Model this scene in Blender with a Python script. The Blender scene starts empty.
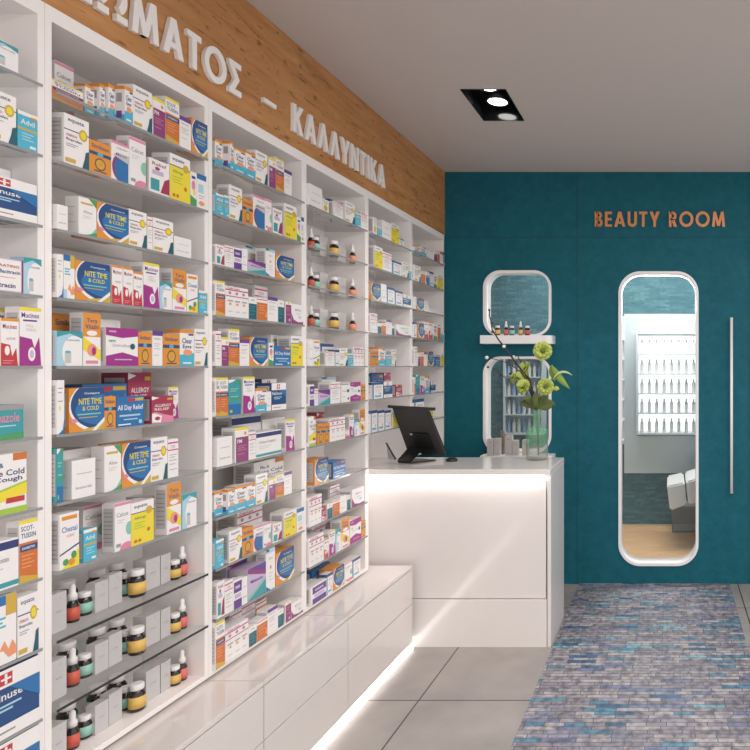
import bpy, bmesh, math, random
from mathutils import Vector, Matrix
random.seed(7)
PI = math.pi
SC = bpy.context.scene
COL = SC.collection

# ---------------------------------------------------------------- camera, world, lights, exposure
F = 620.0                      # focal length in pixels of the 750 px frame
VX, VY = 669.0, 366.0          # vanishing point of the depth lines
CH = 1.693                     # camera height
cam_d = bpy.data.cameras.new('camera')
cam = bpy.data.objects.new('camera', cam_d); COL.objects.link(cam)
cam.location = (0, 0, CH); cam.rotation_euler = (PI/2, 0, 0)
cam_d.sensor_width = 36; cam_d.lens = 36*F/750
cam_d.shift_x = (375-VX)/750; cam_d.shift_y = (VY-375)/750
cam_d.clip_start = 0.05
SC.camera = cam

w = bpy.data.worlds.new('world'); SC.world = w; w.use_nodes = True
w.node_tree.nodes['Background'].inputs[0].default_value = (1.0, 0.975, 0.96, 1)
w.node_tree.nodes['Background'].inputs[1].default_value = 1.0

def area(name, loc, rot, sx, sy, power, col=(1, 0.95, 0.92)):
    l = bpy.data.lights.new(name, 'AREA'); l.shape = 'RECTANGLE'; l.size = sx; l.size_y = sy
    l.energy = power; l.color = col
    o = bpy.data.objects.new(name, l); COL.objects.link(o); o.location = loc; o.rotation_euler = rot
    return o
area('shop_fill_light', (0.9, 1.2, 3.15), (0, 0, 0), 1.6, 3.2, 85)  # added soft fill for the shop, out of view, no fixture
area('beauty_room_fill_light', (-0.2, 6.0, 2.93), (0, 0, 0), 2.6, .6, 44, (1, 0.97, 0.93))  # unseen area light added to brighten the room behind the openings
SC.view_settings.view_transform = 'Standard'; SC.view_settings.look = 'None'
SC.view_settings.gamma = 1; SC.view_settings.use_curve_mapping = False
SC.view_settings.exposure = 0.36

# ---------------------------------------------------------------- materials
def lin(c):
    return tuple(((x/255)/12.92 if x/255 <= .04045 else ((x/255+.055)/1.055)**2.4) for x in c)
MATS = {}
def mat(name, rgb, rough=.5, metal=0, var=.05, scale=8, bump=0, coat=0, emit=None, es=0, spec=.5):
    if name in MATS: return MATS[name]
    m = bpy.data.materials.new(name); m.use_nodes = True; MATS[name] = m
    nt = m.node_tree; b = nt.nodes['Principled BSDF']
    c = lin(rgb)
    tc = nt.nodes.new('ShaderNodeTexCoord'); n = nt.nodes.new('ShaderNodeTexNoise')
    n.inputs['Scale'].default_value = scale; n.inputs['Detail'].default_value = 4
    nt.links.new(tc.outputs['Object'], n.inputs['Vector'])
    mx = nt.nodes.new('ShaderNodeMix'); mx.data_type = 'RGBA'
    mx.inputs[6].default_value = (*[x*(1-var) for x in c], 1); mx.inputs[7].default_value = (*[min(1, x*(1+var)) for x in c], 1)
    nt.links.new(n.outputs['Fac'], mx.inputs[0]); nt.links.new(mx.outputs[2], b.inputs['Base Color'])
    b.inputs['Roughness'].default_value = rough; b.inputs['Metallic'].default_value = metal
    b.inputs['Specular IOR Level'].default_value = spec
    b.inputs['Coat Weight'].default_value = coat; b.inputs['Coat Roughness'].default_value = .08
    if bump:
        bp = nt.nodes.new('ShaderNodeBump'); bp.inputs['Strength'].default_value = bump; bp.inputs['Distance'].default_value = .01
        nt.links.new(n.outputs['Fac'], bp.inputs['Height']); nt.links.new(bp.outputs[0], b.inputs['Normal'])
    if emit:
        b.inputs['Emission Color'].default_value = (*emit, 1); b.inputs['Emission Strength'].default_value = es
    return m

def glassmat(name, tint, clear=.8, rough=.02, body=(.8, .85, .83), fres=.12):
    m = bpy.data.materials.new(name); m.use_nodes = True; MATS[name] = m
    nt = m.node_tree; nt.nodes.clear()
    out = nt.nodes.new('ShaderNodeOutputMaterial'); tr = nt.nodes.new('ShaderNodeBsdfTransparent')
    tr.inputs[0].default_value = (*tint, 1)
    df = nt.nodes.new('ShaderNodeBsdfDiffuse'); df.inputs[0].default_value = (*body, 1)
    gl = nt.nodes.new('ShaderNodeBsdfGlossy'); gl.inputs['Roughness'].default_value = rough
    m1 = nt.nodes.new('ShaderNodeMixShader'); m1.inputs[0].default_value = clear
    nt.links.new(df.outputs[0], m1.inputs[1]); nt.links.new(tr.outputs[0], m1.inputs[2])
    fr = nt.nodes.new('ShaderNodeLayerWeight'); fr.inputs[0].default_value = .5
    pw = nt.nodes.new('ShaderNodeMath'); pw.operation = 'POWER'; pw.inputs[1].default_value = 4
    ml = nt.nodes.new('ShaderNodeMath'); ml.operation = 'MULTIPLY'; ml.inputs[1].default_value = fres*3
    nt.links.new(fr.outputs['Facing'], pw.inputs[0]); nt.links.new(pw.outputs[0], ml.inputs[0])
    m2 = nt.nodes.new('ShaderNodeMixShader'); nt.links.new(ml.outputs[0], m2.inputs[0])
    nt.links.new(m1.outputs[0], m2.inputs[1]); nt.links.new(gl.outputs[0], m2.inputs[2])
    nt.links.new(m2.outputs[0], out.inputs[0])
    return m

WHITE = mat('white_laminate', (241, 235, 232), .35, var=.02)
GLOSSW = mat('gloss_white_lacquer', (221, 214, 210), .07, var=.02, coat=.6)
COUNTER = mat('polished_white_counter', (232, 226, 223), .13, var=.04, scale=3, coat=.3)
EDGE = mat('dark_glass_edge', (60, 58, 60), .2)
GLEDGE = mat('pale_glass_edge', (150, 150, 150), .15)
SHGL = glassmat('shelf_glass', (.975, .98, .98), .90, body=(.85, .84, .83), fres=.06)
PANE = glassmat('window_glass', (.96, .975, .975), .95, body=(.5, .6, .62))
LED = mat('led_diffuser', (255, 252, 248), .5, emit=(1, .97, .94), es=2.4)
LEDC = mat('led_counter_diffuser', (255, 252, 248), .5, emit=(1, .97, .95), es=20)
LAMP = mat('lamp_lens', (255, 250, 240), .5, emit=(1, .97, .92), es=10)
BLACK = mat('black_satin_metal', (24, 26, 27), .3)
DARKP = mat('dark_grey_plastic', (44, 43, 44), .42)
CEIL = mat('ceiling_paint', (206, 195, 190), .9, var=.02)
BWHITE = mat('painted_white_wall', (215, 210, 206), .8, var=.02)
COPPER = mat('copper_orange_lettering', (212, 142, 92), .4, metal=.15)
LETW = mat('white_letter_acrylic', (238, 233, 230), .35, var=.02)
STEEL = mat('brushed_steel', (205, 205, 207), .25, metal=.9)
FRAMEW = mat('white_frame_lacquer', (240, 238, 238), .3, var=.02)

def ramp(nt, stops):
    r = nt.nodes.new('ShaderNodeValToRGB'); e = r.color_ramp.elements
    while len(e) > 1: e.remove(e[0])
    e[0].position = stops[0][0]; e[0].color = (*lin(stops[0][1]), 1)
    for p, c in stops[1:]:
        k = e.new(p); k.color = (*lin(c), 1)
    return r
def newm(name):
    m = bpy.data.materials.new(name); m.use_nodes = True; MATS[name] = m
    nt = m.node_tree; return m, nt, nt.nodes['Principled BSDF']
def geo_map(nt, scale=(1, 1, 1), rot=(0, 0, 0)):
    tc = nt.nodes.new('ShaderNodeTexCoord'); mp = nt.nodes.new('ShaderNodeMapping')
    mp.inputs['Scale'].default_value = scale; mp.inputs['Rotation'].default_value = rot
    nt.links.new(tc.outputs['Object'], mp.inputs['Vector']); return mp

# teal plaster
TEAL, nt, b = newm('teal_plaster')
mp = geo_map(nt); n = nt.nodes.new('ShaderNodeTexNoise'); n.inputs['Scale'].default_value = 14; n.inputs['Detail'].default_value = 8; n.inputs['Roughness'].default_value = .7
nt.links.new(mp.outputs[0], n.inputs['Vector'])
r = ramp(nt, [(.3, (14, 86, 101)), (.7, (25, 101, 116))]); nt.links.new(n.outputs['Fac'], r.inputs[0]); nt.links.new(r.outputs[0], b.inputs['Base Color'])
b.inputs['Roughness'].default_value = .7; b.inputs['Specular IOR Level'].default_value = .25
bp = nt.nodes.new('ShaderNodeBump'); bp.inputs['Strength'].default_value = .15; bp.inputs['Distance'].default_value = .01
nt.links.new(n.outputs['Fac'], bp.inputs['Height']); nt.links.new(bp.outputs[0], b.inputs['Normal'])
# slate textured teal of the room behind
SLATE, nt, b = newm('teal_split_slate')
tc = nt.nodes.new('ShaderNodeTexCoord'); sw = nt.nodes.new('ShaderNodeSeparateXYZ'); cw = nt.nodes.new('ShaderNodeCombineXYZ')
nt.links.new(tc.outputs['Object'], sw.inputs[0])
ad = nt.nodes.new('ShaderNodeMath'); ad.operation = 'ADD'; nt.links.new(sw.outputs[0], ad.inputs[0]); nt.links.new(sw.outputs[1], ad.inputs[1])
nt.links.new(ad.outputs[0], cw.inputs[0]); nt.links.new(sw.outputs[2], cw.inputs[1])
br = nt.nodes.new('ShaderNodeTexBrick'); br.inputs['Scale'].default_value = 1; br.inputs['Brick Width'].default_value = .11; br.inputs['Row Height'].default_value = .022; br.inputs['Mortar Size'].default_value = .001
br.inputs['Color1'].default_value = (0, 0, 0, 1); br.inputs['Color2'].default_value = (1, 1, 1, 1); br.inputs['Mortar'].default_value = (.3, .3, .3, 1)
nt.links.new(cw.outputs[0], br.inputs['Vector'])
n = nt.nodes.new('ShaderNodeTexNoise'); n.inputs['Scale'].default_value = 30; n.inputs['Detail'].default_value = 6; nt.links.new(tc.outputs['Object'], n.inputs['Vector'])
mx = nt.nodes.new('ShaderNodeMix'); mx.data_type = 'RGBA'; mx.inputs[0].default_value = .6; nt.links.new(br.outputs['Color'], mx.inputs[6]); nt.links.new(n.outputs['Fac'], mx.inputs[7])
r = ramp(nt, [(.1, (44, 86, 98)), (.5, (60, 106, 118)), (.9, (96, 136, 144))]); nt.links.new(mx.outputs[2], r.inputs[0]); nt.links.new(r.outputs[0], b.inputs['Base Color'])
b.inputs['Roughness'].default_value = .7
# oak fascia
WOOD, nt, b = newm('oiled_oak_veneer')
mp = geo_map(nt, (1, 1.2, 9)); n = nt.nodes.new('ShaderNodeTexNoise'); n.inputs['Scale'].default_value = 2.4; n.inputs['Detail'].default_value = 9; n.inputs['Roughness'].default_value = .65; n.inputs['Distortion'].default_value = .6
nt.links.new(mp.outputs[0], n.inputs['Vector'])
r = ramp(nt, [(.28, (128, 80, 42)), (.42, (176, 122, 72)), (.6, (190, 136, 84)), (.8, (204, 152, 98))]); nt.links.new(n.outputs['Fac'], r.inputs[0])
mp2 = geo_map(nt, (1, 13, 40)); n2 = nt.nodes.new('ShaderNodeTexNoise'); n2.inputs['Scale'].default_value = 1.3; n2.inputs['Detail'].default_value = 5
nt.links.new(mp2.outputs[0], n2.inputs['Vector'])
r2 = ramp(nt, [(.30, (120, 92, 72)), (.40, (255, 255, 255))]); nt.links.new(n2.outputs['Fac'], r2.inputs[0])
mx = nt.nodes.new('ShaderNodeMix'); mx.data_type = 'RGBA'; mx.blend_type = 'MULTIPLY'; mx.inputs[0].default_value = .62
nt.links.new(r.outputs[0], mx.inputs[6]); nt.links.new(r2.outputs[0], mx.inputs[7]); nt.links.new(mx.outputs[2], b.inputs['Base Color'])
b.inputs['Roughness'].default_value = .5
# grey floor tiles
TILE, nt, b = newm('grey_concrete_tile')
tc = nt.nodes.new('ShaderNodeTexCoord'); mp = nt.nodes.new('ShaderNodeMapping'); nt.links.new(tc.outputs['Object'], mp.inputs['Vector'])
mp.inputs['Location'].default_value = (1.267+6, -3.139+6, 0)
br = nt.nodes.new('ShaderNodeTexBrick'); br.offset = 0; br.squash = 1
br.inputs['Scale'].default_value = 1; br.inputs['Brick Width'].default_value = .6; br.inputs['Row Height'].default_value = .6
br.inputs['Mortar Size'].default_value = .004; br.inputs['Mortar Smooth'].default_value = 0
br.inputs['Color1'].default_value = (*lin((164, 158, 154)), 1); br.inputs['Color2'].default_value = (*lin((168, 162, 158)), 1); br.inputs['Mortar'].default_value = (*lin((58, 54, 52)), 1)
nt.links.new(mp.outputs[0], br.inputs['Vector'])
n = nt.nodes.new('ShaderNodeTexNoise'); n.inputs['Scale'].default_value = 3; n.inputs['Detail'].default_value = 8; nt.links.new(tc.outputs['Object'], n.inputs['Vector'])
r = ramp(nt, [(.3, (222, 222, 222)), (.7, (255, 255, 255))]); nt.links.new(n.outputs['Fac'], r.inputs[0])
mx = nt.nodes.new('ShaderNodeMix'); mx.data_type = 'RGBA'; mx.blend_type = 'MULTIPLY'; mx.inputs[0].default_value = 1
nt.links.new(br.outputs['Color'], mx.inputs[6]); nt.links.new(r.outputs[0], mx.inputs[7]); nt.links.new(mx.outputs[2], b.inputs['Base Color'])
b.inputs['Roughness'].default_value = .32
# mosaic strip floor: strips of random length, grey / lilac / teal
def voro_band(nt, src, rowh, wid, seed):
    pass
MOSAIC, nt, b = newm('split_stone_mosaic')
tc = nt.nodes.new('ShaderNodeTexCoord')
def brick(rowh, bw, off, c1, c2, mort, sq=1.0, loc=(9, 9, 0)):
    mp = nt.nodes.new('ShaderNodeMapping'); mp.inputs['Location'].default_value = loc
    nt.links.new(tc.outputs['Object'], mp.inputs['Vector'])
    k = nt.nodes.new('ShaderNodeTexBrick'); k.offset = off; k.offset_frequency = 2; k.squash = sq; k.squash_frequency = 3
    k.inputs['Scale'].default_value = 1; k.inputs['Brick Width'].default_value = bw; k.inputs['Row Height'].default_value = rowh
    k.inputs['Mortar Size'].default_value = mort; k.inputs['Mortar Smooth'].default_value = .1; k.inputs['Bias'].default_value = 0
    k.inputs['Color1'].default_value = (c1, c1, c1, 1); k.inputs['Color2'].default_value = (c2, c2, c2, 1); k.inputs['Mortar'].default_value = (0, 0, 0, 1)
    nt.links.new(mp.outputs[0], k.inputs['Vector']); return k
k1 = brick(.031, .16, .37, 0, 1, .0022, .6)
r = ramp(nt, [(0, (148, 142, 148)), (.3, (168, 162, 164)), (.5, (184, 177, 177)), (.70, (156, 152, 166)), (.80, (128, 136, 166)), (.87, (96, 148, 170)), (.93, (138, 184, 196)), (.975, (70, 112, 146))])
r.color_ramp.interpolation = 'CONSTANT'
nt.links.new(k1.outputs['Color'], r.inputs[0])
n = nt.nodes.new('ShaderNodeTexNoise'); n.inputs['Scale'].default_value = 26; n.inputs['Detail'].default_value = 6; nt.links.new(tc.outputs['Object'], n.inputs['Vector'])
r2 = ramp(nt, [(.32, (118, 118, 134)), (.60, (246, 246, 248))]); nt.links.new(n.outputs['Fac'], r2.inputs[0])
mx = nt.nodes.new('ShaderNodeMix'); mx.data_type = 'RGBA'; mx.blend_type = 'MULTIPLY'; mx.inputs[0].default_value = .8
nt.links.new(r.outputs[0], mx.inputs[6]); nt.links.new(r2.outputs[0], mx.inputs[7])
mx2 = nt.nodes.new('ShaderNodeMix'); mx2.data_type = 'RGBA'
nt.links.new(k1.outputs['Fac'], mx2.inputs[0]); nt.links.new(mx.outputs[2], mx2.inputs[6]); mx2.inputs[7].default_value = (*lin((70, 84, 104)), 1)
nt.links.new(mx2.outputs[2], b.inputs['Base Color']); b.inputs['Roughness'].default_value = .5
# pale wood floor behind
PINE, nt, b = newm('pale_wood_floor')
mp = geo_map(nt, (1.5, 9, 1)); n = nt.nodes.new('ShaderNodeTexNoise'); n.inputs['Scale'].default_value = 3; n.inputs['Detail'].default_value = 6
nt.links.new(mp.outputs[0], n.inputs['Vector'])
r = ramp(nt, [(.3, (216, 166, 118)), (.7, (236, 194, 148))]); nt.links.new(n.outputs['Fac'], r.inputs[0]); nt.links.new(r.outputs[0], b.inputs['Base Color'])
b.inputs['Roughness'].default_value = .4

# ---------------------------------------------------------------- mesh helpers
def link(name, bm, mats, parent=None, smooth=False):
    me = bpy.data.meshes.new(name); bm.normal_update(); bm.to_mesh(me); bm.free()
    for m in (mats if isinstance(mats, (list, tuple)) else [mats]): me.materials.append(m)
    if smooth:
        for p in me.polygons: p.use_smooth = True
    o = bpy.data.objects.new(name, me); COL.objects.link(o)
    if parent: o.parent = parent
    return o
def add_box(bm, a, b_, mi=0, bevel=0):
    g = bmesh.ops.create_cube(bm, size=1)
    vs = g['verts']
    for v in vs:
        v.co = Vector([a[i]+(v.co[i]+.5)*(b_[i]-a[i]) for i in range(3)])
    fs = {f for v in vs for f in v.link_faces}
    for f in fs: f.material_index = mi
    if bevel:
        es = {e for v in vs for e in v.link_edges}
        bmesh.ops.bevel(bm, geom=list(es), offset=bevel, segments=2, affect='EDGES')
def box(name, a, b_, m, parent=None, bevel=0):
    bm = bmesh.new(); add_box(bm, a, b_, 0, bevel); return link(name, bm, m, parent)
def add_prism(bm, pts, fn, d0, d1, mi=0):
    """pts 2D polygon; fn(u,v,d) -> 3D"""
    lo = [bm.verts.new(fn(u, v, d0)) for u, v in pts]; hi = [bm.verts.new(fn(u, v, d1)) for u, v in pts]
    n_ = len(pts)
    fs = [bm.faces.new(hi), bm.faces.new(lo[::-1])]
    for i in range(n_):
        fs.append(bm.faces.new((lo[i], lo[(i+1) % n_], hi[(i+1) % n_], hi[i])))
    for f in fs: f.material_index = mi
def add_lathe(bm, prof, c=(0, 0, 0), seg=20, mi=0):
    """prof: list of (r, z)"""
    rings = []
    for r_, z in prof:
        rings.append([bm.verts.new((c[0]+max(r_, 1e-4)*math.cos(2*PI*i/seg), c[1]+max(r_, 1e-4)*math.sin(2*PI*i/seg), c[2]+z)) for i in range(seg)])
    for a, b_ in zip(rings, rings[1:]):
        for i in range(seg):
            f = bm.faces.new((a[i], a[(i+1) % seg], b_[(i+1) % seg], b_[i])); f.material_index = mi; f.smooth = True
    f = bm.faces.new(rings[0][::-1]); f.material_index = mi
    f = bm.faces.new(rings[-1]); f.material_index = mi
def add_tube(bm, pts, rad, seg=7, mi=0):
    pts = [Vector(p) for p in pts]; rings = []
    rs = rad if isinstance(rad, (list, tuple)) else [rad]*len(pts)
    for i, p in enumerate(pts):
        d = (pts[min(i+1, len(pts)-1)]-pts[max(i-1, 0)]).normalized()
        a = d.orthogonal().normalized(); 
        if i and rings:
            a = (pa - d*pa.dot(d)).normalized()
        pa = a; c = d.cross(a)
        rings.append([bm.verts.new(p+(a*math.cos(2*PI*k/seg)+c*math.sin(2*PI*k/seg))*rs[i]) for k in range(seg)])
    for a_, b_ in zip(rings, rings[1:]):
        for k in range(seg):
            f = bm.faces.new((a_[k], a_[(k+1) % seg], b_[(k+1) % seg], b_[k])); f.material_index = mi; f.smooth = True
    bm.faces.new(rings[0][::-1]).material_index = mi; bm.faces.new(rings[-1]).material_index = mi
def tag(o, label, cat, group=None):
    o['label'] = label; o['category'] = cat
    if group: o['group'] = group
    return o
def struct(o): o['kind'] = 'structure'; return o
def thing(name, label, cat, loc=(0, 0, 0), rz=0, group=None):
    o = bpy.data.objects.new(name, None); COL.objects.link(o); o.empty_display_size = .1
    o.location = loc; o.rotation_euler = (0, 0, rz); return tag(o, label, cat, group)
def rrect(x0, y0, x1, y1, r_, n_=8):
    pts = []
    for cx, cy, a0 in ((x1-r_, y0+r_, -90), (x1-r_, y1-r_, 0), (x0+r_, y1-r_, 90), (x0+r_, y0+r_, 180)):
        for i in range(n_+1):
            a = math.radians(a0+90*i/n_); pts.append((cx+r_*math.cos(a), cy+r_*math.sin(a)))
    return pts
def holed_slab(name, outer, holes, fn, m, parent=None):
    """2D outline with holes -> curve fill -> mesh, mapped by fn(u,v,d) with d in 0..1"""
    cu = bpy.data.curves.new('t', 'CURVE'); cu.dimensions = '2D'; cu.fill_mode = 'BOTH'; cu.extrude = .5
    for pl in [outer]+holes:
        s = cu.splines.new('POLY'); s.points.add(len(pl)-1); s.use_cyclic_u = True
        for p, q in zip(s.points, pl): p.co = (q[0], q[1], 0, 1)
    ob = bpy.data.objects.new('t', cu); COL.objects.link(ob)
    bpy.context.view_layer.update()
    me = bpy.data.meshes.new_from_object(ob.evaluated_get(bpy.context.evaluated_depsgraph_get()))
    bpy.data.objects.remove(ob); bpy.data.curves.remove(cu)
    for v in me.vertices: v.co = fn(v.co.x, v.co.y, v.co.z+.5)
    bm = bmesh.new(); bm.from_mesh(me); bpy.data.meshes.remove(me)
    bmesh.ops.remove_doubles(bm, verts=bm.verts, dist=1e-5); bmesh.ops.recalc_face_normals(bm, faces=bm.faces)
    return link(name, bm, m, parent)
def P(px, py, Y):
    s = F/Y; return Vector(((px-VX)/s, Y, CH-(py-VY)/s))

# ---------------------------------------------------------------- the room
YB = 4.815; H = 3.2; XL = -2.0
struct(box('floor', (XL-.12, -1.5, -.05), (3.3, YB+.12, 0), TILE))
# ceiling with the cut-out of the recessed light
cut = [(-1.138, 3.373), (-.888, 3.373), (-.888, 3.806), (-1.138, 3.806)]
struct(holed_slab('ceiling', [(XL-.12, -1.5), (3.3, -1.5), (3.3, YB+.12), (XL-.12, YB+.12)], [cut], lambda u, v, d: (u, v, H+d*.05), CEIL))
struct(box('wall_left', (XL-.12, -1.5, 0), (XL, YB, H), BWHITE))
WN1 = (-1.437, 1.926, -.917, 2.431); WN2 = (-1.437, 1.02, -.917, 1.763); DN = (-.388, .147, .225, 2.423)
holes = [rrect(*WN1, .13), rrect(*WN2, .13), rrect(*DN, .165)]
struct(holed_slab('wall_back', [(XL-.12, 0), (3.3, 0), (3.3, H), (XL-.12, H)], holes, lambda u, v, d: (u, YB+.12*d, v), TEAL))
SEAM = mat('dark_teal_seam', (14, 62, 74), .7)
bm = bmesh.new()
add_box(bm, (-.714, YB-.0015, 0), (-.7105, YB, H)); add_box(bm, (-1.72, YB-.0015, 2.69), (3.2, YB, 2.6935)); add_box(bm, (.62, YB-.0015, 0), (.6235, YB, H))
struct(link('trim_1', bm, SEAM))
# room behind the wall
Y2 = 6.64
struct(box('floor_beauty_room', (-2.6, YB+.12, -.05), (2.2, Y2+.1, 0), PINE))
struct(box('wall_beauty_room_back', (-2.6, Y2, 0), (2.2, Y2+.1, 3.0), SLATE))
struct(box('wall_beauty_room_left', (-2.6, YB+.12, 0), (-2.5, Y2, 3.0), SLATE))
struct(box('wall_beauty_room_right', (2.1, YB+.12, 0), (2.2, Y2, 3.0), SLATE))
struct(box('ceiling_beauty_room', (-2.6, YB+.12, 3.0), (2.2, Y2+.1, 3.05), CEIL))
# rounded openings: frame + pane
def opening(name, r4, rad, label):
    x0, z0, x1, z1 = r4; t = .015
    f = holed_slab(name, rrect(x0-.004, z0-.004, x1+.004, z1+.004, rad+.004, 10), [rrect(x0+t, z0+t, x1-t, z1-t, rad-t, 10)],
                   lambda u, v, d: (u, YB-.014+d*.15, v), FRAMEW)
    bm = bmesh.new(); add_prism(bm, rrect(x0+t, z0+t, x1-t, z1-t, rad-t, 10), lambda u, v, d: (u, d, v), YB+.12, YB+.126)
    p = link('pane', bm, PANE, f)
    struct(f); return f
opening('window_1', WN1, .13, ''); opening('window_2', WN2, .13, ''); opening('window_3', DN, .165, '')

# floor inlay
tag(box('stone_mosaic_inlay', (-.70, 1.2, .0005), (.47, YB-.002, .006), MOSAIC), 'long strip of grey, lilac and teal split stone mosaic on the floor', 'floor mosaic')

# oak fascia
XF = -1.74
fas = tag(box('wood_fascia_panel', (XL+.001, -1.4, 2.706), (XF, YB-.002, H-.001), WOOD), 'long oak veneer fascia panel above the product shelves', 'wood panel')
SEAMW = mat('wood_seam', (104, 68, 38), .6)
# ---------------------------------------------------------------- lettering
def para(p, q, w_): return [(p[0]-w_/2, p[1]), (p[0]+w_/2, p[1]), (q[0]+w_/2, q[1]), (q[0]-w_/2, q[1])]
def rect(x0, y0, x1, y1): return [(x0, y0), (x1, y0), (x1, y1), (x0, y1)]
def ring(cx, cy, rx, ry, t, a0, a1, n_=20):
    out = []
    for i in range(n_):
        a, b_ = math.radians(a0+(a1-a0)*i/n_), math.radians(a0+(a1-a0)*(i+1)/n_)
        out.append([(cx+(rx-t)*math.cos(a), cy+(ry-t)*math.sin(a)), (cx+rx*math.cos(a), cy+ry*math.sin(a)), (cx+rx*math.cos(b_), cy+ry*math.sin(b_)), (cx+(rx-t)*math.cos(b_), cy+(ry-t)*math.sin(b_))])
    return out
T = .19
GL = {
 'K': (.68, [rect(0, 0, T, 1), para((.16, .45), (.54, 1), .25), para((.28, .56), (.56, 0), .25)]),
 'A': (.80, [para((.11, 0), (.40, 1), .21), para((.69, 0), (.40, 1), .21), rect(.2, .2, .6, .36)]),
 'Λ': (.80, [para((.11, 0), (.40, 1), .21), para((.69, 0), (.40, 1), .21)]),
 'Y': (.72, [rect(.36-T/2, 0, .36+T/2, .45), para((.36, .4), (.11, 1), .22), para((.36, .4), (.61, 1), .22)]),
 'N': (.74, [rect(0, 0, T, 1), rect(.74-T, 0, .74, 1), para((.62, 0), (.12, 1), .24)]),
 'T': (.58, [rect(.29-T/2, 0, .29+T/2, 1), rect(0, .83, .58, 1)]),
 'I': (.19, [rect(0, 0, T, 1)]),
 'M': (.94, [para((.10, 0), (.20, 1), T), para((.84, 0), (.74, 1), T), para((.47, .05), (.20, 1), .19), para((.47, .05), (.74, 1), .19)]),
 'O': (1.0, ring(.5, .5, .5, .52, T, 0, 360, 36)),
 'Σ': (.60, [rect(0, .83, .58, 1), rect(0, 0, .6, .17), para((.40, .5), (.12, .9), .24), para((.12, .1), (.40, .5), .24)]),
 'Ω': (.92, ring(.46, .56, .45, .46, T, -52, 232, 30)+[rect(0, 0, .34, .17), rect(.58, 0, .92, .17)]),
 '-': (.55, [rect(0, .36, .55, .50)]),
 'B': (.56, [rect(0, 0, T, 1), rect(.1, .84, .3, 1), rect(.1, 0, .3, .16), rect(.1, .45, .3, .58)]+ring(.28, .28, .28, .28, .17, -90, 90)+ring(.26, .76, .25, .24, .16, -90, 90)),
 'E': (.50, [rect(0, 0, T, 1), rect(.1, .84, .5, 1), rect(.1, 0, .5, .16), rect(.1, .43, .48, .58)]),
 'U': (.66, [rect(0, .32, T, 1), rect(.66-T, .32, .66, 1)]+ring(.33, .33, .33, .34, T, 180, 360)),
 'R': (.58, [rect(0, 0, T, 1), rect(.1, .84, .28, 1), rect(.1, .42, .28, .56), para((.28, .5), (.46, 0), .22)]+ring(.26, .71, .28, .29, .17, -90, 90)),
}
def lettering(name, txt, start, hgt, gap, wscale, fn, m, label, cat, total=None):
    """fn(u, v, d)"""
    root = thing(name, label, cat)
    ws = [GL[c][0] if c != ' ' else .34 for c in txt]
    if total:
        wscale = (total-gap*(len(txt)-1))/sum(ws)/hgt
    u = start
    for c, w_ in zip(txt, ws):
        if c != ' ':
            bm = bmesh.new()
            solo = len(GL[c][1]) > 8
            for i, pl in enumerate(GL[c][1]):
                add_prism(bm, [(u+x*hgt*wscale, y*hgt) for x, y in pl], fn, 0, 1-(.0 if i >= 8 else .04*i) if not solo or i >= len(GL[c][1])-3 else 1)
            bmesh.ops.recalc_face_normals(bm, faces=bm.faces)
            link('letter', bm, m, root)
        u += w_*hgt*wscale+gap
    return root
fw = lambda u, v, d: (XF+.002+d*.015, u, 2.772+v)
lettering('wall_lettering', 'ΣΩMATOΣ', 1.785, .13, .016, 1, fw, LETW, 'white raised Greek letters ending in a sigma, left of the dash on the fascia', 'lettering', total=.715)
lettering('wall_lettering', '-', 2.64, .13, .016, 1.15, fw, LETW, 'short white dash between the two Greek words on the oak fascia', 'lettering')
lettering('wall_lettering', 'KAΛΛYNTIKA', 2.846, .13, .014, 1, fw, LETW, 'white raised Greek letters right of the dash, towards the teal wall', 'lettering', total=.925)
lettering('wall_lettering', 'BEAUTY ROOM', -.575, .117, .017, 1, lambda u, v, d: (u, YB-.002-d*.012, 2.772+v), COPPER, 'copper orange BEAUTY ROOM letters on the teal wall', 'lettering', total=1.01)

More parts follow.
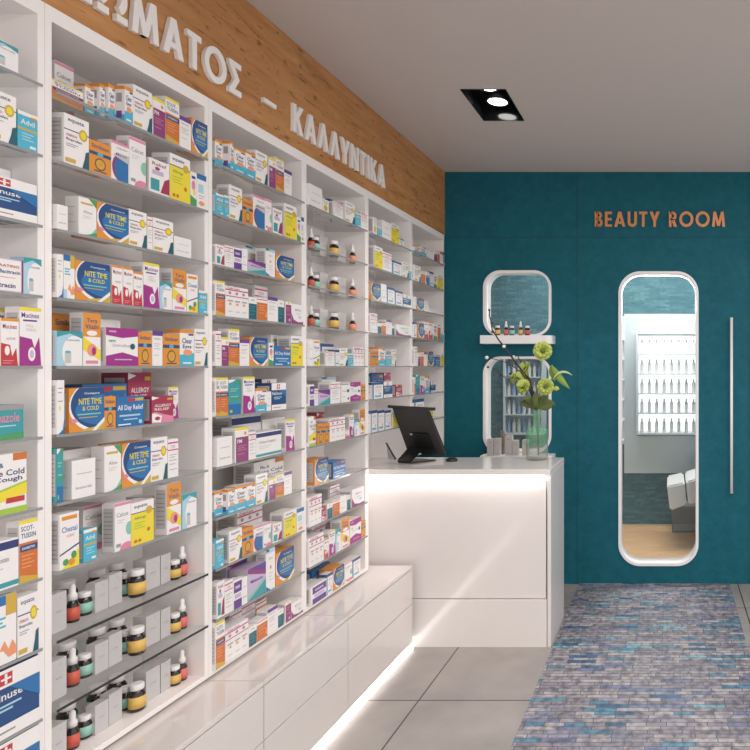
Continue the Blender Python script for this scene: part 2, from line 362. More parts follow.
# ---------------------------------------------------------------- shelving units and base cabinets
Y0 = 1.728; BW = .614
ROWZ = [None]+[1.693+.194*(5-r_) for r_ in range(1, 12)]
ZTOP = 2.706; ZIN = 2.664
BAYNAME = {0: 'the leftmost bay', 1: 'the widest-looking bay', 2: 'the second full bay', 3: 'the third full bay', 4: 'the fourth full bay', 5: 'the bay next to the teal wall'}
BAYLAB = {0: 'cut by the left edge of the view', 1: 'nearest in full view', 2: 'second in full view', 3: 'third in full view, ending at the counter', 4: 'behind the black till screen', 5: 'against the teal wall'}
XBK = -1.985; CTZ = 1.075
for k in range(6):
    a = Y0+BW*(k-1)+.0005; b_ = a+BW-.001
    t = thing('shelving_unit', 'white shelving unit with glass shelves, '+BAYLAB[k], 'shelving', (XF, a, 0), group='white shelving units along the left wall')
    low = .515 if k < 4 else CTZ+.0008
    L = lambda x, y, z: (x-XF, y-a, z)
    mk = lambda n_, p, q, m=WHITE, bv=0: box(n_, L(*p), L(*q), m, t, bv)
    y0p = a
    mk('side_panel', (XBK, a, low if k != 4 else .515), (XF, a+.019, ZTOP), WHITE); mk('side_panel', (XBK, b_-.019, low), (XF, b_, ZTOP), WHITE)
    mk('back_panel', (XBK, a+.019, low), (XBK+.012, b_-.019, ZTOP))
    mk('top_panel', (XBK+.012, a+.019, ZIN), (XF, b_-.019, ZTOP))
    if k != 4: mk('bottom_panel', (XBK+.012, a+.019, low), (XF, b_-.019, low+.018))
    for r_ in range(1, 11):
        if ROWZ[r_] < low+.05: continue
        dark = (k == 1 and r_ in (9, 10))
        bm = bmesh.new()
        add_box(bm, L(XBK+.012, a+.0195, ROWZ[r_]-.008), L(-1.7265, b_-.0195, ROWZ[r_]), 0)
        add_box(bm, L(-1.7265, a+.0195, ROWZ[r_]-.008), L(-1.725, b_-.0195, ROWZ[r_]), 1)
        link('glass_shelf', bm, [SHGL, EDGE if dark else GLEDGE], t)
XC = -1.53
cuts = [1.114, 1.728, 2.342, 2.956, 3.70]
clab = ['nearest the camera at the left edge', 'under the bay with the brown bottles', 'under the second full shelving bay', 'touching the white counter front']
for i in range(4):
    a, b_ = cuts[i]+.001, cuts[i+1]-.001
    t = thing('base_cabinet', 'low glossy white base cabinet with two drawers, '+clab[i], 'cabinet', (XC, a, 0), group='low base cabinets under the shelves')
    L = lambda x, y, z: (x-XC, y-a, z)
    box('body', L(XBK, a, .05), L(XC-.018, b_, .485), GLOSSW, t)
    box('cabinet_top', L(XBK, a, .485), L(XC, b_, .503), GLOSSW, t, .002)
    box('toe_kick', L(XBK, a, 0), L(XC-.07, b_, .05), WHITE, t)
    box('drawer', L(XC-.017, a+.001, .278), L(XC, b_-.001, .481), GLOSSW, t, .0015)
    box('drawer', L(XC-.017, a+.001, .05), L(XC, b_-.001, .274), GLOSSW, t, .0015)
tag(box('led_strip_light', (XC-.062, 1.12, .002), (XC+.004, 3.70, .02), LED), 'glowing white light strip along the floor under the base cabinets', 'light strip')

# ---------------------------------------------------------------- service counter
ct = thing('service_counter', 'white glossy service counter with lit front under the top slab', 'counter', (-1.3, 3.735, 0))
L = lambda x, y, z: (x+1.3, y-3.735, z)
CT = 1.075; CY0, CY1 = 3.735, 4.198; CX1 = -.71
box('counter_top', L(XBK, CY0-.03, CT-.035), L(CX1, CY1, CT), COUNTER, ct, .003)
box('side_panel', L(CX1-.022, CY0-.005, 0), L(CX1, CY1-.005, CT-.035), COUNTER, ct, .002)
box('body', L(-1.98, CY0+.07, .0), L(CX1-.022, CY1-.02, CT-.036), COUNTER, ct)
box('plinth', L(-1.98, CY0, 0), L(CX1-.026, CY0+.06, .285), COUNTER, ct)
bm = bmesh.new()   # front panel leaning slightly out at its head
add_prism(bm, [(CY0+.012, .29), (CY0+.03, .29), (CY0+.022, 1.005), (CY0+.004, 1.005)], lambda u, v, d: L(d, u, v), -1.98, CX1-.032)
bmesh.ops.recalc_face_normals(bm, faces=bm.faces); link('front_panel', bm, COUNTER, ct)
box('light_strip', L(-1.9, CY0-.024, CT-.043), L(CX1-.04, CY0-.006, CT-.036), LEDC, ct)

# ---------------------------------------------------------------- recessed ceiling light
dl = thing('recessed_ceiling_light', 'black rectangular recessed ceiling light with round white lamps', 'ceiling light', (-1.013, 3.59, H))
L = lambda x, y, z: (x+1.013, y-3.59, z-H)
bm = bmesh.new(); x0, x1, y0, y1 = -1.1375, -.8885, 3.3735, 3.8055
add_box(bm, L(x0, y0, H-.003), L(x0+.004, y1, H+.12)); add_box(bm, L(x1-.004, y0, H-.003), L(x1, y1, H+.12))
add_box(bm, L(x0+.004, y0, H-.003), L(x1-.004, y0+.004, H+.12)); add_box(bm, L(x0+.004, y1-.004, H-.003), L(x1-.004, y1, H+.12))
add_box(bm, L(x0, y0, H+.12), L(x1, y1, H+.124))
link('housing', bm, mat('gloss_black_housing', (20, 22, 23), .12), dl)
for yy in (3.49, 3.69):
    bm = bmesh.new(); add_lathe(bm, [(.045, .05), (.07, .06), (.074, .03), (.068, .0), (.058, .0), (.055, .02)], L(-1.02, yy, H+.062), 28)
    s = link('lamp_bezel', bm, BLACK, dl)
    bm = bmesh.new(); add_lathe(bm, [(.056, .012), (.056, .004), (.03, .0)], L(-1.02, yy, H+.062), 28)
    link('lamp', bm, LAMP, dl)
sp = bpy.data.lights.new('downlight_beam', 'SPOT'); sp.energy = 30; sp.spot_size = 1.9; sp.spot_blend = .8; sp.color = (1, .95, .9); sp.shadow_soft_size = .05
so = bpy.data.objects.new('downlight_beam', sp); COL.objects.link(so); so.location = (-1.02, 3.59, H-.01)

# door pull
hd = thing('door_pull_handle', 'slim vertical white pull bar on the teal wall beside the tall window', 'door handle', (.48, YB, 1.39))
bm = bmesh.new(); add_tube(bm, [(0, -.05, -.676), (0, -.05, .676)], .0115, 12); link('bar', bm, FRAMEW, hd)
for z in (-.5, .5):
    bm = bmesh.new(); add_tube(bm, [(0, -.05, z), (0, -.001, z)], .008, 10); link('mount', bm, FRAMEW, hd)

# ---------------------------------------------------------------- cartons
PC = {'w': (236, 231, 229), 'lg': (196, 192, 192), 'g': (150, 147, 150), 'navy': (44, 52, 104), 'blue': (38, 104, 168), 'dblue': (30, 66, 122),
      'sky': (70, 176, 206), 'teal': (52, 150, 158), 'dteal': (28, 84, 98), 'mint': (130, 196, 170), 'green': (70, 150, 88), 'lime': (160, 196, 60),
      'yellow': (238, 216, 50), 'gold': (206, 166, 62), 'orange': (224, 140, 46), 'dorange': (204, 106, 44), 'red': (190, 50, 54), 'crim': (160, 44, 74),
      'pink': (222, 132, 160), 'hot': (204, 52, 110), 'mag': (156, 40, 128), 'plum': (134, 52, 108), 'purple': (92, 56, 138), 'lilac': (196, 178, 210),
      'salmon': (236, 150, 106), 'lblue': (168, 208, 226), 'brown': (120, 80, 60), 'black': (40, 40, 44)}
def pm(c): return mat('carton_print_'+c, tuple(x*.88+g_*.12 for x, g_ in zip(PC[c], (188, 182, 180))) if c != 'w' else PC[c], .38, var=.03, scale=5, coat=.15)
_txt = {}
def text_tris(s, bold=.012):
    key = (s, bold)
    if key in _txt: return _txt[key]
    cu = bpy.data.curves.new('t', 'FONT'); cu.body = s; cu.size = 1; cu.resolution_u = 2; cu.offset = bold; cu.fill_mode = 'FRONT'
    ob = bpy.data.objects.new('t', cu); COL.objects.link(ob); bpy.context.view_layer.update()
    me = bpy.data.meshes.new_from_object(ob.evaluated_get(bpy.context.evaluated_depsgraph_get()))
    vs = [(v.co.x, v.co.y) for v in me.vertices]; fs = [tuple(p.vertices) for p in me.polygons]
    bpy.data.objects.remove(ob); bpy.data.curves.remove(cu); bpy.data.meshes.remove(me)
    if vs:
        x0 = min(v[0] for v in vs); x1 = max(v[0] for v in vs); y0 = min(v[1] for v in vs); y1 = max(v[1] for v in vs)
        vs = [((x-x0)/max(x1-x0, 1e-6), (y-y0)/max(y1-y0, 1e-6)) for x, y in vs]
    _txt[key] = (vs, fs); return _txt[key]
def ell(cx, cy, rx, ry, n_=18, a0=0, a1=360):
    full = abs(a1-a0) >= 360; m_ = n_ if full else n_+1
    return [(cx+rx*math.cos(math.radians(a0+(a1-a0)*i/n_)), cy+ry*math.sin(math.radians(a0+(a1-a0)*i/n_))) for i in range(m_)]
def clipbox(pts, x0=0, y0=0, x1=1, y1=1):
    def cl(ps, ins, inter):
        o = []
        for i in range(len(ps)):
            a, b_ = ps[i-1], ps[i]
            if ins(b_):
                if not ins(a): o.append(inter(a, b_))
                o.append(b_)
            elif ins(a): o.append(inter(a, b_))
        return o
    def ix(v): return lambda a, b_: (v, a[1]+(b_[1]-a[1])*(v-a[0])/(b_[0]-a[0]))
    def iy(v): return lambda a, b_: (a[0]+(b_[0]-a[0])*(v-a[1])/(b_[1]-a[1]), v)
    for ins, it in ((lambda p: p[0] >= x0, ix(x0)), (lambda p: p[0] <= x1, ix(x1)), (lambda p: p[1] >= y0, iy(y0)), (lambda p: p[1] <= y1, iy(y1))):
        if pts: pts = cl(pts, ins, it)
    return pts
def R(x0, y0, x1, y1, c): return ('p', rect(x0, y0, x1, y1), c)
def E(cx, cy, rx, ry, c): return ('p', ell(cx, cy, rx, ry), c)
def PG(pts, c): return ('p', pts, c)
def TX(s, x0, y0, x1, y1, c): return ('t', s, (x0, y0, x1, y1), c)
def LN(x0, x1, ys, c, h=.018): return [R(x0, y, x1 if i % 2 == 0 else x0+(x1-x0)*.75, y+h, c) for i, y in enumerate(ys)]
def GRID(c='g'):      # the small facts table on the flank of a carton
    o = [R(.12, .12, .88, .9, 'lg')]
    for y in (.2, .28, .36, .46, .54, .62, .72, .8): o.append(R(.18, y, .82, y+.02, c))
    return o
D = {}
def design(key, base, look, front, side=None, kind='carton'): D[key] = (base, look, front, side if side is not None else GRID(), kind)
design('clear', 'w', 'white eye drop carton with orange top and blue base', [R(0, .9, 1, 1, 'orange'), R(0, 0, 1, .26, 'sky'), PG([(0, .26), (1, .18), (1, .36), (0, .3)], 'sky'), E(.55, .37, .32, .08, 'salmon'), R(.6, .84, .95, .89, 'dblue'), TX('Clear', .15, .62, .85, .76, 'dblue'), TX('Eyes', .2, .45, .8, .59, 'dblue'), R(.2, .06, .8, .1, 'w')], [R(0, .9, 1, 1, 'orange'), R(0, 0, 1, .2, 'sky'), R(.25, .1, .75, .3, 'purple'), R(.25, .55, .75, .8, 'g')])
design('equate', 'w', 'white carton with gold seal, red lettering and a dark blue line', [TX('equate', .15, .84, .8, .93, 'navy'), R(0, .68, 1, .70, 'dblue'), E(.76, .67, .17, .12, 'gold'), E(.76, .67, .11, .08, 'yellow'), TX('STRENGTH', .08, .56, .5, .61, 'red'), TX('Ibuprofen', .08, .46, .7, .53, 'dblue'), *LN(.08, .55, (.4, .36), 'g', .014), PG([(.72, 0), (1, 0), (1, .38), (.86, .34), (.82, .2)], 'dteal'), R(.05, .04, .45, .12, 'gold')])
design('plum', 'w', 'white carton with a plum lower block', [R(0, .92, 1, 1, 'yellow'), R(.06, 0, 1, .72, 'plum'), TX('PM', .15, .55, .5, .66, 'w'), *LN(.18, .85, (.46, .4, .34, .22), 'pink', .016), E(.75, .82, .1, .05, 'gold')])
design('tuss', 'w', 'orange cough syrup carton with white head and blue band', [R(0, .94, 1, 1, 'yellow'), TX('SCOT-', .1, .82, .8, .9, 'dblue'), TX('TUSSIN', .1, .71, .9, .79, 'dblue'), R(0, 0, 1, .64, 'dorange'), R(.05, .5, 1, .6, 'dblue'), TX('DIABETES', .15, .53, .85, .57, 'w'), *LN(.12, .8, (.42, .36, .3, .24), 'salmon', .018), PG([(0, 0), (1, 0), (1, .06), (0, .14)], 'gold')])
design('purpletop', 'w', 'narrow white carton with a purple head band', [R(0, .86, 1, 1, 'purple'), TX('equate', .15, .74, .8, .8, 'g'), *LN(.15, .8, (.62, .56, .48, .3), 'g', .014)])
design('night', 'orange', 'orange and blue night-time cold medicine carton with yellow lettering', [PG(clipbox(ell(.94, .58, .95, .64, 40)), 'w'), PG(clipbox(ell(.99, .61, .95, .60, 40)), 'dblue'), PG(clipbox(ell(1.0, .48, .84, .36, 30)), 'blue'), TX('Compare', .42, .84, .86, .9, 'w'), TX('NITE TIME', .26, .62, .92, .76, 'yellow'), TX('& COLD', .36, .48, .84, .58, 'yellow'), R(.22, .38, .9, .41, 'mint'), R(.25, .31, .8, .33, 'gold'), E(.12, .26, .1, .05, 'pink'), PG([(.25, 0), (1, 0), (1, .2), (.8, .1), (.5, .07)], 'gold'), PG([(.62, 0), (1, .3), (1, .2), (.74, 0)], 'w')], [R(.1, .12, .9, .9, 'lg'), *LN(.18, .82, (.2, .3, .4, .5, .6, .7, .8), 'g', .02), R(0, 0, 1, .1, 'orange')])
design('simi', 'orange', 'orange homeopathic carton with a blue band', [TX('Similasan', .1, .78, .9, .9, 'dblue'), R(0, .56, 1, .66, 'dblue'), E(.5, .61, .14, .06, 'sky'), E(.5, .3, .26, .2, 'brown'), E(.5, .3, .2, .15, 'gold'), E(.5, .3, .1, .07, 'orange'), R(.2, .06, .8, .09, 'dblue')])
design('crescent', 'w', 'white carton with a magenta and blue crescent', [R(0, .93, 1, 1, 'pink'), TX('equate', .3, .8, .9, .87, 'g'), PG(clipbox(ell(.62, .34, .58, .38, 26), 0, .0, .95, .62), 'plum'), PG(clipbox(ell(.72, .32, .55, .36, 26), .1, 0, .95, .56), 'blue'), PG([(.1, .62), (1, .5), (1, .72), (.3, .72)], 'lg'), TX('Mucus', .25, .64, .85, .7, 'navy')])
design('calcet', 'w', 'white vitamin carton with a teal dot and pink curve', [R(0, .93, 1, .99, 'pink'), TX('Calcet', .1, .7, .85, .79, 'g'), *LN(.15, .6, (.62, .57), 'lg', .014), PG(clipbox(ell(.92, .42, .24, .14)), 'mint'), PG(clipbox(ell(.75, .0, .45, .15)), 'pink'), R(.08, .08, .36, .15, 'g')])
design('redblue', 'w', 'white carton printed with teal and crimson shapes', [TX('Relief', .15, .82, .85, .92, 'crim'), R(.08, .08, .5, .42, 'teal'), PG([(.55, .05), (1, .05), (1, .55), (.75, .45)], 'crim'), R(.15, .55, .7, .68, 'lilac'), E(.4, .74, .12, .05, 'crim')])
design('yellow', 'w', 'bright yellow carton with white head and small seal', [R(0, 0, 1, .76, 'yellow'), TX('equate', .12, .84, .7, .93, 'navy'), R(0, .74, 1, .76, 'navy'), E(.78, .76, .15, .09, 'gold'), TX('Allergy', .12, .58, .65, .66, 'green'), *LN(.12, .6, (.5, .44, .38), 'lime', .018), E(.75, .3, .07, .05, 'dorange'), R(.12, .06, .24, .13, 'dorange'), R(.3, .06, .42, .13, 'dorange')])
design('bottles', 'w', 'slim white carton with a green base and pink spot', [PG([(0, 0), (1, 0), (1, .2), (0, .3)], 'green'), E(.5, .6, .3, .15, 'pink'), R(.2, .8, .8, .88, 'dblue'), E(.6, .4, .2, .1, 'yellow')])
design('bluecap', 'w', 'slim white carton with a blue head', [R(0, .84, 1, 1, 'blue'), R(.15, .45, .7, .7, 'lblue'), *LN(.2, .8, (.35, .28), 'g'), E(.5, .14, .3, .07, 'salmon')])
design('teal', 'sky', 'sky blue carton with a white and orange band', [R(0, .9, 1, 1, 'w'), R(0, .5, 1, .56, 'gold'), TX('Advil', .15, .66, .85, .8, 'w'), *LN(.2, .8, (.4, .32, .24), 'lblue', .03), R(.65, .86, .95, .92, 'orange'), R(.6, .05, .9, .12, 'w')])
design('greencorner', 'w', 'plain white carton with green corner and yellow tab', [PG([(.55, 1), (1, 1), (1, .78)], 'green'), R(.12, .82, .8, .87, 'gold'), TX('Aloe', .25, .58, .75, .66, 'g'), *LN(.25, .75, (.5, .45), 'lg', .014), PG([(.3, 0), (1, 0), (1, .25), (.7, .06)], 'mint'), PG([(.5, 0), (1, 0), (1, .12)], 'green')], [*LN(.15, .8, (.3, .5, .7), 'lg')])
design('plain', 'w', 'plain white carton with one small grey line of type', [*LN(.2, .85, (.62,), 'lg', .03), TX('Sensitive Skin', .15, .24, .85, .31, 'g')], [*LN(.2, .8, (.3, .6), 'lg')])
design('mucred', 'w', 'white carton with a red swoosh below purple type', [R(0, .94, 1, 1, 'orange'), TX('Mucinex', .1, .78, .9, .88, 'crim'), TX('ALL IN ONE', .3, .55, .8, .6, 'g'), PG(clipbox([(0, .48), (.5, .44), (.62, .2), (.85, .38), (.95, 0), (0, 0)]), 'red'), E(.34, .32, .14, .1, 'w'), *LN(.1, .7, (.1, .05), 'pink')])
design('mucpur', 'w', 'white carton with a fuchsia swoosh below purple type', [R(0, .94, 1, 1, 'yellow'), TX('Mucinex', .08, .82, .92, .91, 'purple'), R(.15, .76, .8, .79, 'purple'), TX('FULL', .3, .66, .65, .71, 'lg'), TX('FORCE', .3, .59, .75, .64, 'lg'), PG(clipbox([(0, .5), (.55, .46), (.68, .3), (.9, .5), (1, .0), (0, 0)]), 'mag'), E(.55, .2, .17, .12, 'w'), E(.55, .2, .1, .07, 'lilac')])
design('whale', 'lblue', 'pale blue carton with a large white oval', [PG(clipbox(ell(.7, .38, .5, .5, 28)), 'w'), PG(clipbox([(0, 1), (0, .82), (.5, .94), (1, .8), (1, 1)]), 'teal'), TX('Cottonelle', .35, .72, .9, .78, 'blue'), R(.3, .08, .55, .4, 'lg'), E(.42, .4, .12, .04, 'sky')])
design('oj', 'w', 'orange-headed carton with a yellow and pink base', [R(0, .55, 1, 1, 'orange'), TX('Tera', .2, .82, .8, .9, 'dblue'), TX('Vitalin', .12, .7, .88, .79, 'dblue'), E(.5, .62, .3, .05, 'w'), PG([(0, .55), (1, .3), (1, .1), (0, .3)], 'yellow'), E(.5, .3, .28, .12, 'salmon'), E(.6, .28, .12, .08, 'mag'), R(.15, .04, .85, .1, 'pink')])
design('dulco', 'w', 'wide white and purple carton with curved purple base', [R(0, .8, 1, 1, 'mag'), PG(clipbox([(0, 0), (0, .26), (.5, .36), (1, .24), (1, 0)]), 'mag'), PG(clipbox([(0, .8), (.5, .74), (1, .8)]), 'mag'), TX('DulcoEase', .2, .5, .78, .58, 'lilac'), TX('NEW', .08, .62, .3, .68, 'green'), E(.82, .52, .08, .08, 'dteal'), R(.08, .88, .3, .92, 'lilac'), R(.25, .15, .8, .18, 'lilac')])
design('dulcow', 'w', 'white carton with dark teal round emblem', [TX('DulcoEase', .1, .62, .65, .7, 'g'), E(.78, .66, .14, .1, 'dteal'), R(.1, .3, .5, .34, 'lg'), E(.8, .2, .1, .07, 'dteal')])
design('bluefig', 'w', 'white and blue carton with a salmon curved figure', [R(0, .86, 1, 1, 'blue'), R(.6, .7, 1, 1, 'gold'), *LN(.1, .6, (.66, .6, .54), 'sky', .03), PG(clipbox([(.35, .2), (.55, .34), (.7, .2), (.85, .32), (1, .2), (1, .1), (.7, .08), (.5, .2)]), 'salmon'), R(0, 0, .3, .2, 'lblue')])
design('bluewhite', 'w', 'white carton with a blue head and blue left edge', [R(0, 0, .12, 1, 'blue'), R(0, .86, 1, 1, 'dblue'), TX('ZIRTEC', .25, .66, .85, .76, 'g'), *LN(.25, .85, (.55, .48, .4), 'lg'), R(.2, .1, .8, .2, 'sky'), E(.7, .3, .1, .05, 'salmon')], [R(0, .86, 1, 1, 'dblue'), *LN(.15, .85, (.7, .55, .4, .25), 'lg', .04)])
design('cornerblue', 'w', 'white carton with blue curved corner and tiny yellow spot', [*LN(.15, .8, (.84, .76, .6), 'g'), E(.4, .48, .1, .05, 'yellow'), PG([(.2, 0), (1, 0), (1, .3), (.8, .08)], 'blue')])
design('allday', 'blue', 'blue pain relief carton with bold white lettering', [TX('All Day Relief', .04, .5, .96, .72, 'w'), R(.4, .82, .62, .94, 'red'), R(.66, .84, .96, .94, 'gold'), R(.1, .34, .85, .4, 'lblue'), R(.25, .22, .75, .26, 'lblue'), E(.85, .14, .07, .07, 'lblue'), R(.05, .06, .5, .1, 'w')])
design('red', 'crim', 'crimson allergy carton with pale lower wave', [PG([(0, 1), (.35, .94), (0, .86)], 'w'), TX('ALLERGY', .12, .6, .9, .7, 'w'), TX('RELIEF', .12, .47, .8, .56, 'w'), PG([(0, 0), (1, 0), (1, .22), (.6, .3), (.2, .42), (0, .4)], 'pink'), PG([(0, .05), (.4, .02), (.45, .26), (.1, .38), (0, .34)], 'w'), R(.7, .84, .95, .92, 'gold'), E(.25, .18, .12, .07, 'crim')])
design('tealgreen', 'teal', 'teal and blue carton with a green tip', [R(0, 0, 1, .3, 'blue'), PG([(.6, 1), (1, 1), (1, .8)], 'green'), PG([(0, 1), (.6, 1), (.3, .93), (0, .9)], 'w'), *LN(.15, .8, (.72, .66, .5), 'mint', .03), R(.1, .42, 1, .46, 'green'), R(.1, .06, .3, .14, 'lime')])
design('lines', 'w', 'white carton with rose stripes and grey type', [R(0, .88, 1, .92, 'hot'), R(0, .7, 1, .73, 'hot'), TX('CVS', .3, .76, .7, .84, 'g'), *LN(.15, .85, (.58, .52, .44, .34, .2), 'g', .016)])
design('chestal', 'w', 'white honey syrup carton with orange head and leafy yellow base', [R(.1, .88, .9, .95, 'orange'), TX('Chestal', .1, .66, .9, .76, 'blue'), TX('HONEY', .35, .56, .75, .61, 'pink'), PG([(0, .28), (1, .42), (1, .39), (0, .25)], 'navy'), PG([(.1, 0), (1, 0), (1, .32), (.6, .18)], 'yellow'), E(.3, .12, .15, .06, 'green'), E(.72, .22, .14, .07, 'green'), E(.6, .1, .18, .06, 'orange')])
design('violet', 'w', 'white carton with violet blocks above and below', [R(.1, .55, 1, .92, 'purple'), R(.1, .0, 1, .3, 'purple'), R(.2, .35, .9, .5, 'lilac'), R(.25, .68, .8, .78, 'lilac')])
design('viteal', 'lilac', 'wide carton striped violet, lilac and teal on the slant', [PG([(0, 1), (1, .7), (1, 1)], 'purple'), PG([(0, 1), (1, .72), (1, .6), (0, .86)], 'plum'), PG([(0, 0), (1, 0), (1, .45)], 'teal'), PG([(0, .12), (1, .52), (1, .45), (0, 0)], 'mint'), TX('Melatonin', .15, .52, .8, .62, 'purple')])
design('bwt', 'w', 'tall white carton with a pale blue head', [R(0, .9, 1, 1, 'lblue'), R(0, .94, .35, 1, 'dteal'), TX('Care', .3, .74, .7, .8, 'g'), E(.5, .55, .1, .05, 'gold'), *LN(.3, .75, (.4, .32, .24), 'lg'), PG([(0, 0), (.5, 0), (0, .12)], 'blue')])
design('pink3', 'w', 'broad white carton with twin rose stripes and small drawings', [R(0, .86, 1, .9, 'hot'), R(0, .66, 1, .69, 'hot'), TX('Cold Care', .08, .91, .6, .98, 'crim'), *[E(.18+.3*i, .78, .06, .05, 'g') for i in range(3)], *[E(.2+.3*i, .42, .05, .04, 'salmon') for i in range(3)], *[R(.08+.31*i, .5, .3+.31*i, .54, 'g') for i in range(3)], *[R(.1+.31*i, .16, .28+.31*i, .19, 'lg') for i in range(3)]])
design('darkgreen', 'w', 'small carton, white above and dark teal below', [R(.05, 0, 1, .7, 'dteal'), *LN(.2, .85, (.56, .46, .36, .2), 'teal', .03), TX('eq', .3, .8, .7, .9, 'g')])
design('orangesm', 'w', 'small orange carton with a white head', [R(0, 0, 1, .78, 'dorange'), R(0, .9, 1, .94, 'red'), *LN(.15, .85, (.64, .54, .44, .3), 'salmon', .035), PG([(.75, .2), (1, .1), (1, .5)], 'salmon')])
design('plumsm', 'w', 'narrow carton with plum front and yellow dot', [R(.06, 0, 1, .86, 'plum'), E(.55, .93, .2, .05, 'yellow'), *LN(.2, .8, (.7, .6, .4), 'pink', .03), E(.7, .15, .16, .07, 'lilac')])
design('swoosh', 'w', 'white carton with a plum curve along its base', [PG([(0, .55), (.2, .2), (.6, .1), (1, .14), (1, 0), (0, 0)], 'plum'), TX('Mild', .3, .66, .8, .76, 'g'), *LN(.35, .85, (.55, .48), 'lg'), E(.7, .35, .12, .08, 'lblue')])
design('nas', 'dblue', 'navy and white nasal carton with a red cross mark', [R(0, .74, 1, 1, 'w'), R(.36, .78, .56, .95, 'red'), R(.44, .79, .48, .94, 'w'), R(.38, .85, .54, .88, 'w'), TX('NaSinuse', .04, .56, .72, .68, 'w'), *LN(.15, .7, (.46, .4), 'lblue', .03), PG([(.5, .74), (1, .74), (1, .4)], 'blue'), R(0, 0, 1, .2, 'w'), R(.1, .08, .6, .11, 'g')])
design('navy', 'w', 'wide white carton with navy head band and teal foot band', [R(0, .8, 1, .96, 'navy'), R(0, .04, 1, .14, 'teal'), TX('Calcium Acetate', .1, .55, .75, .66, 'g'), *LN(.1, .6, (.42, .34), 'lg', .02)])
design('actr', 'w', 'white carton edged in pink with red and blue type', [R(0, 0, 1, .03, 'lilac'), R(0, .97, 1, 1, 'lilac'), R(.96, 0, 1, 1, 'plum'), TX('HYDRATING', .1, .74, .9, .82, 'red'), TX('Bacitracin', .4, .55, .92, .66, 'dblue'), *LN(.2, .8, (.42,), 'pink'), TX('bacitracin', .1, .12, .8, .26, 'navy')])
design('tealpink', 'teal', 'teal carton with rounded pink lettering', [R(0, .85, 1, 1, 'g'), TX('miconazole', .2, .5, .92, .78, 'pink'), R(.3, .38, .85, .42, 'lblue'), PG([(0, 0), (1, 0), (1, .2), (0, .1)], 'green')])
design('cough', 'w', 'white, green and yellow cough carton with blue lettering', [R(.7, .88, 1, 1, 'dorange'), TX('Flu &', .2, .78, .5, .86, 'dblue'), TX('Sore Cold', .1, .64, .95, .74, 'navy'), TX('Cough', .3, .52, .9, .62, 'navy'), PG([(0, .3), (1, .5), (1, .3), (0, .14)], 'yellow'), PG([(0, .34), (1, .52), (1, .49), (0, .3)], 'lime'), R(.55, .18, .95, .27, 'red'), R(0, 0, 1, .1, 'lime')])
design('yfig', 'w', 'small white carton with golden figure', [E(.5, .3, .3, .25, 'gold'), E(.5, .55, .15, .12, 'yellow'), R(.1, .8, .9, .9, 'lblue'), R(.2, .68, .8, .72, 'g')])
design('serum', 'lg', 'plain pale grey cosmetic carton', [E(.6, .86, .05, .02, 'gold'), E(.55, .22, .12, .03, 'lg'), TX('serum', .3, .5, .7, .54, 'g')], [])
PROTO = {}
NF = [0]
def carton_mesh(key):
    base, look, front, side, kind = D[key]
    bm = bmesh.new(); cols = [base]
    def idx(c):
        if c not in cols: cols.append(c)
        return cols.index(c)
    add_box(bm, (-1, 0, 0), (0, 1, 1), 0)
    def put(items, fn):
        lay = 0
        for it in items:
            lay += 1; off = .004+lay*.0018
            if it[0] == 'p':
                pts = clipbox(it[1])
                if len(pts) < 3: continue
                f = bm.faces.new([bm.verts.new(fn(u, v, off)) for u, v in pts]); f.material_index = idx(it[2])
            else:
                vs, fs = text_tris(it[1]); x0, y0, x1, y1 = it[2]; mi = idx(it[3])
                bv = [bm.verts.new(fn(x0+(x1-x0)*a, y0+(y1-y0)*b__, off)) for a, b__ in vs]
                for f_ in fs:
                    try: bm.faces.new([bv[i] for i in f_]).material_index = mi
                    except ValueError: pass
    put(front, lambda u, v, o: (o, u, v))
    put(side, lambda u, v, o: (-1+u, -o, v))
    me = bpy.data.meshes.new('carton'); bm.to_mesh(me); bm.free()
    for c in cols: me.materials.append(pm(c))
    return me
ORD = ['', 'top', 'second', 'third', 'fourth', 'fifth', 'sixth', 'seventh', 'eighth', 'ninth', 'tenth', 'lowest']
BPL = {0: 'the bay at the left edge', 1: 'the nearest full bay', 2: 'the second full bay', 3: 'the third full bay', 4: 'the bay behind the till', 5: 'the bay beside the teal wall'}
NTH = ['first', 'second', 'third', 'fourth', 'fifth', 'sixth', 'seventh', 'eighth', 'ninth', 'tenth', 'eleventh', 'twelfth', 'thirteenth']
ncart = [0]
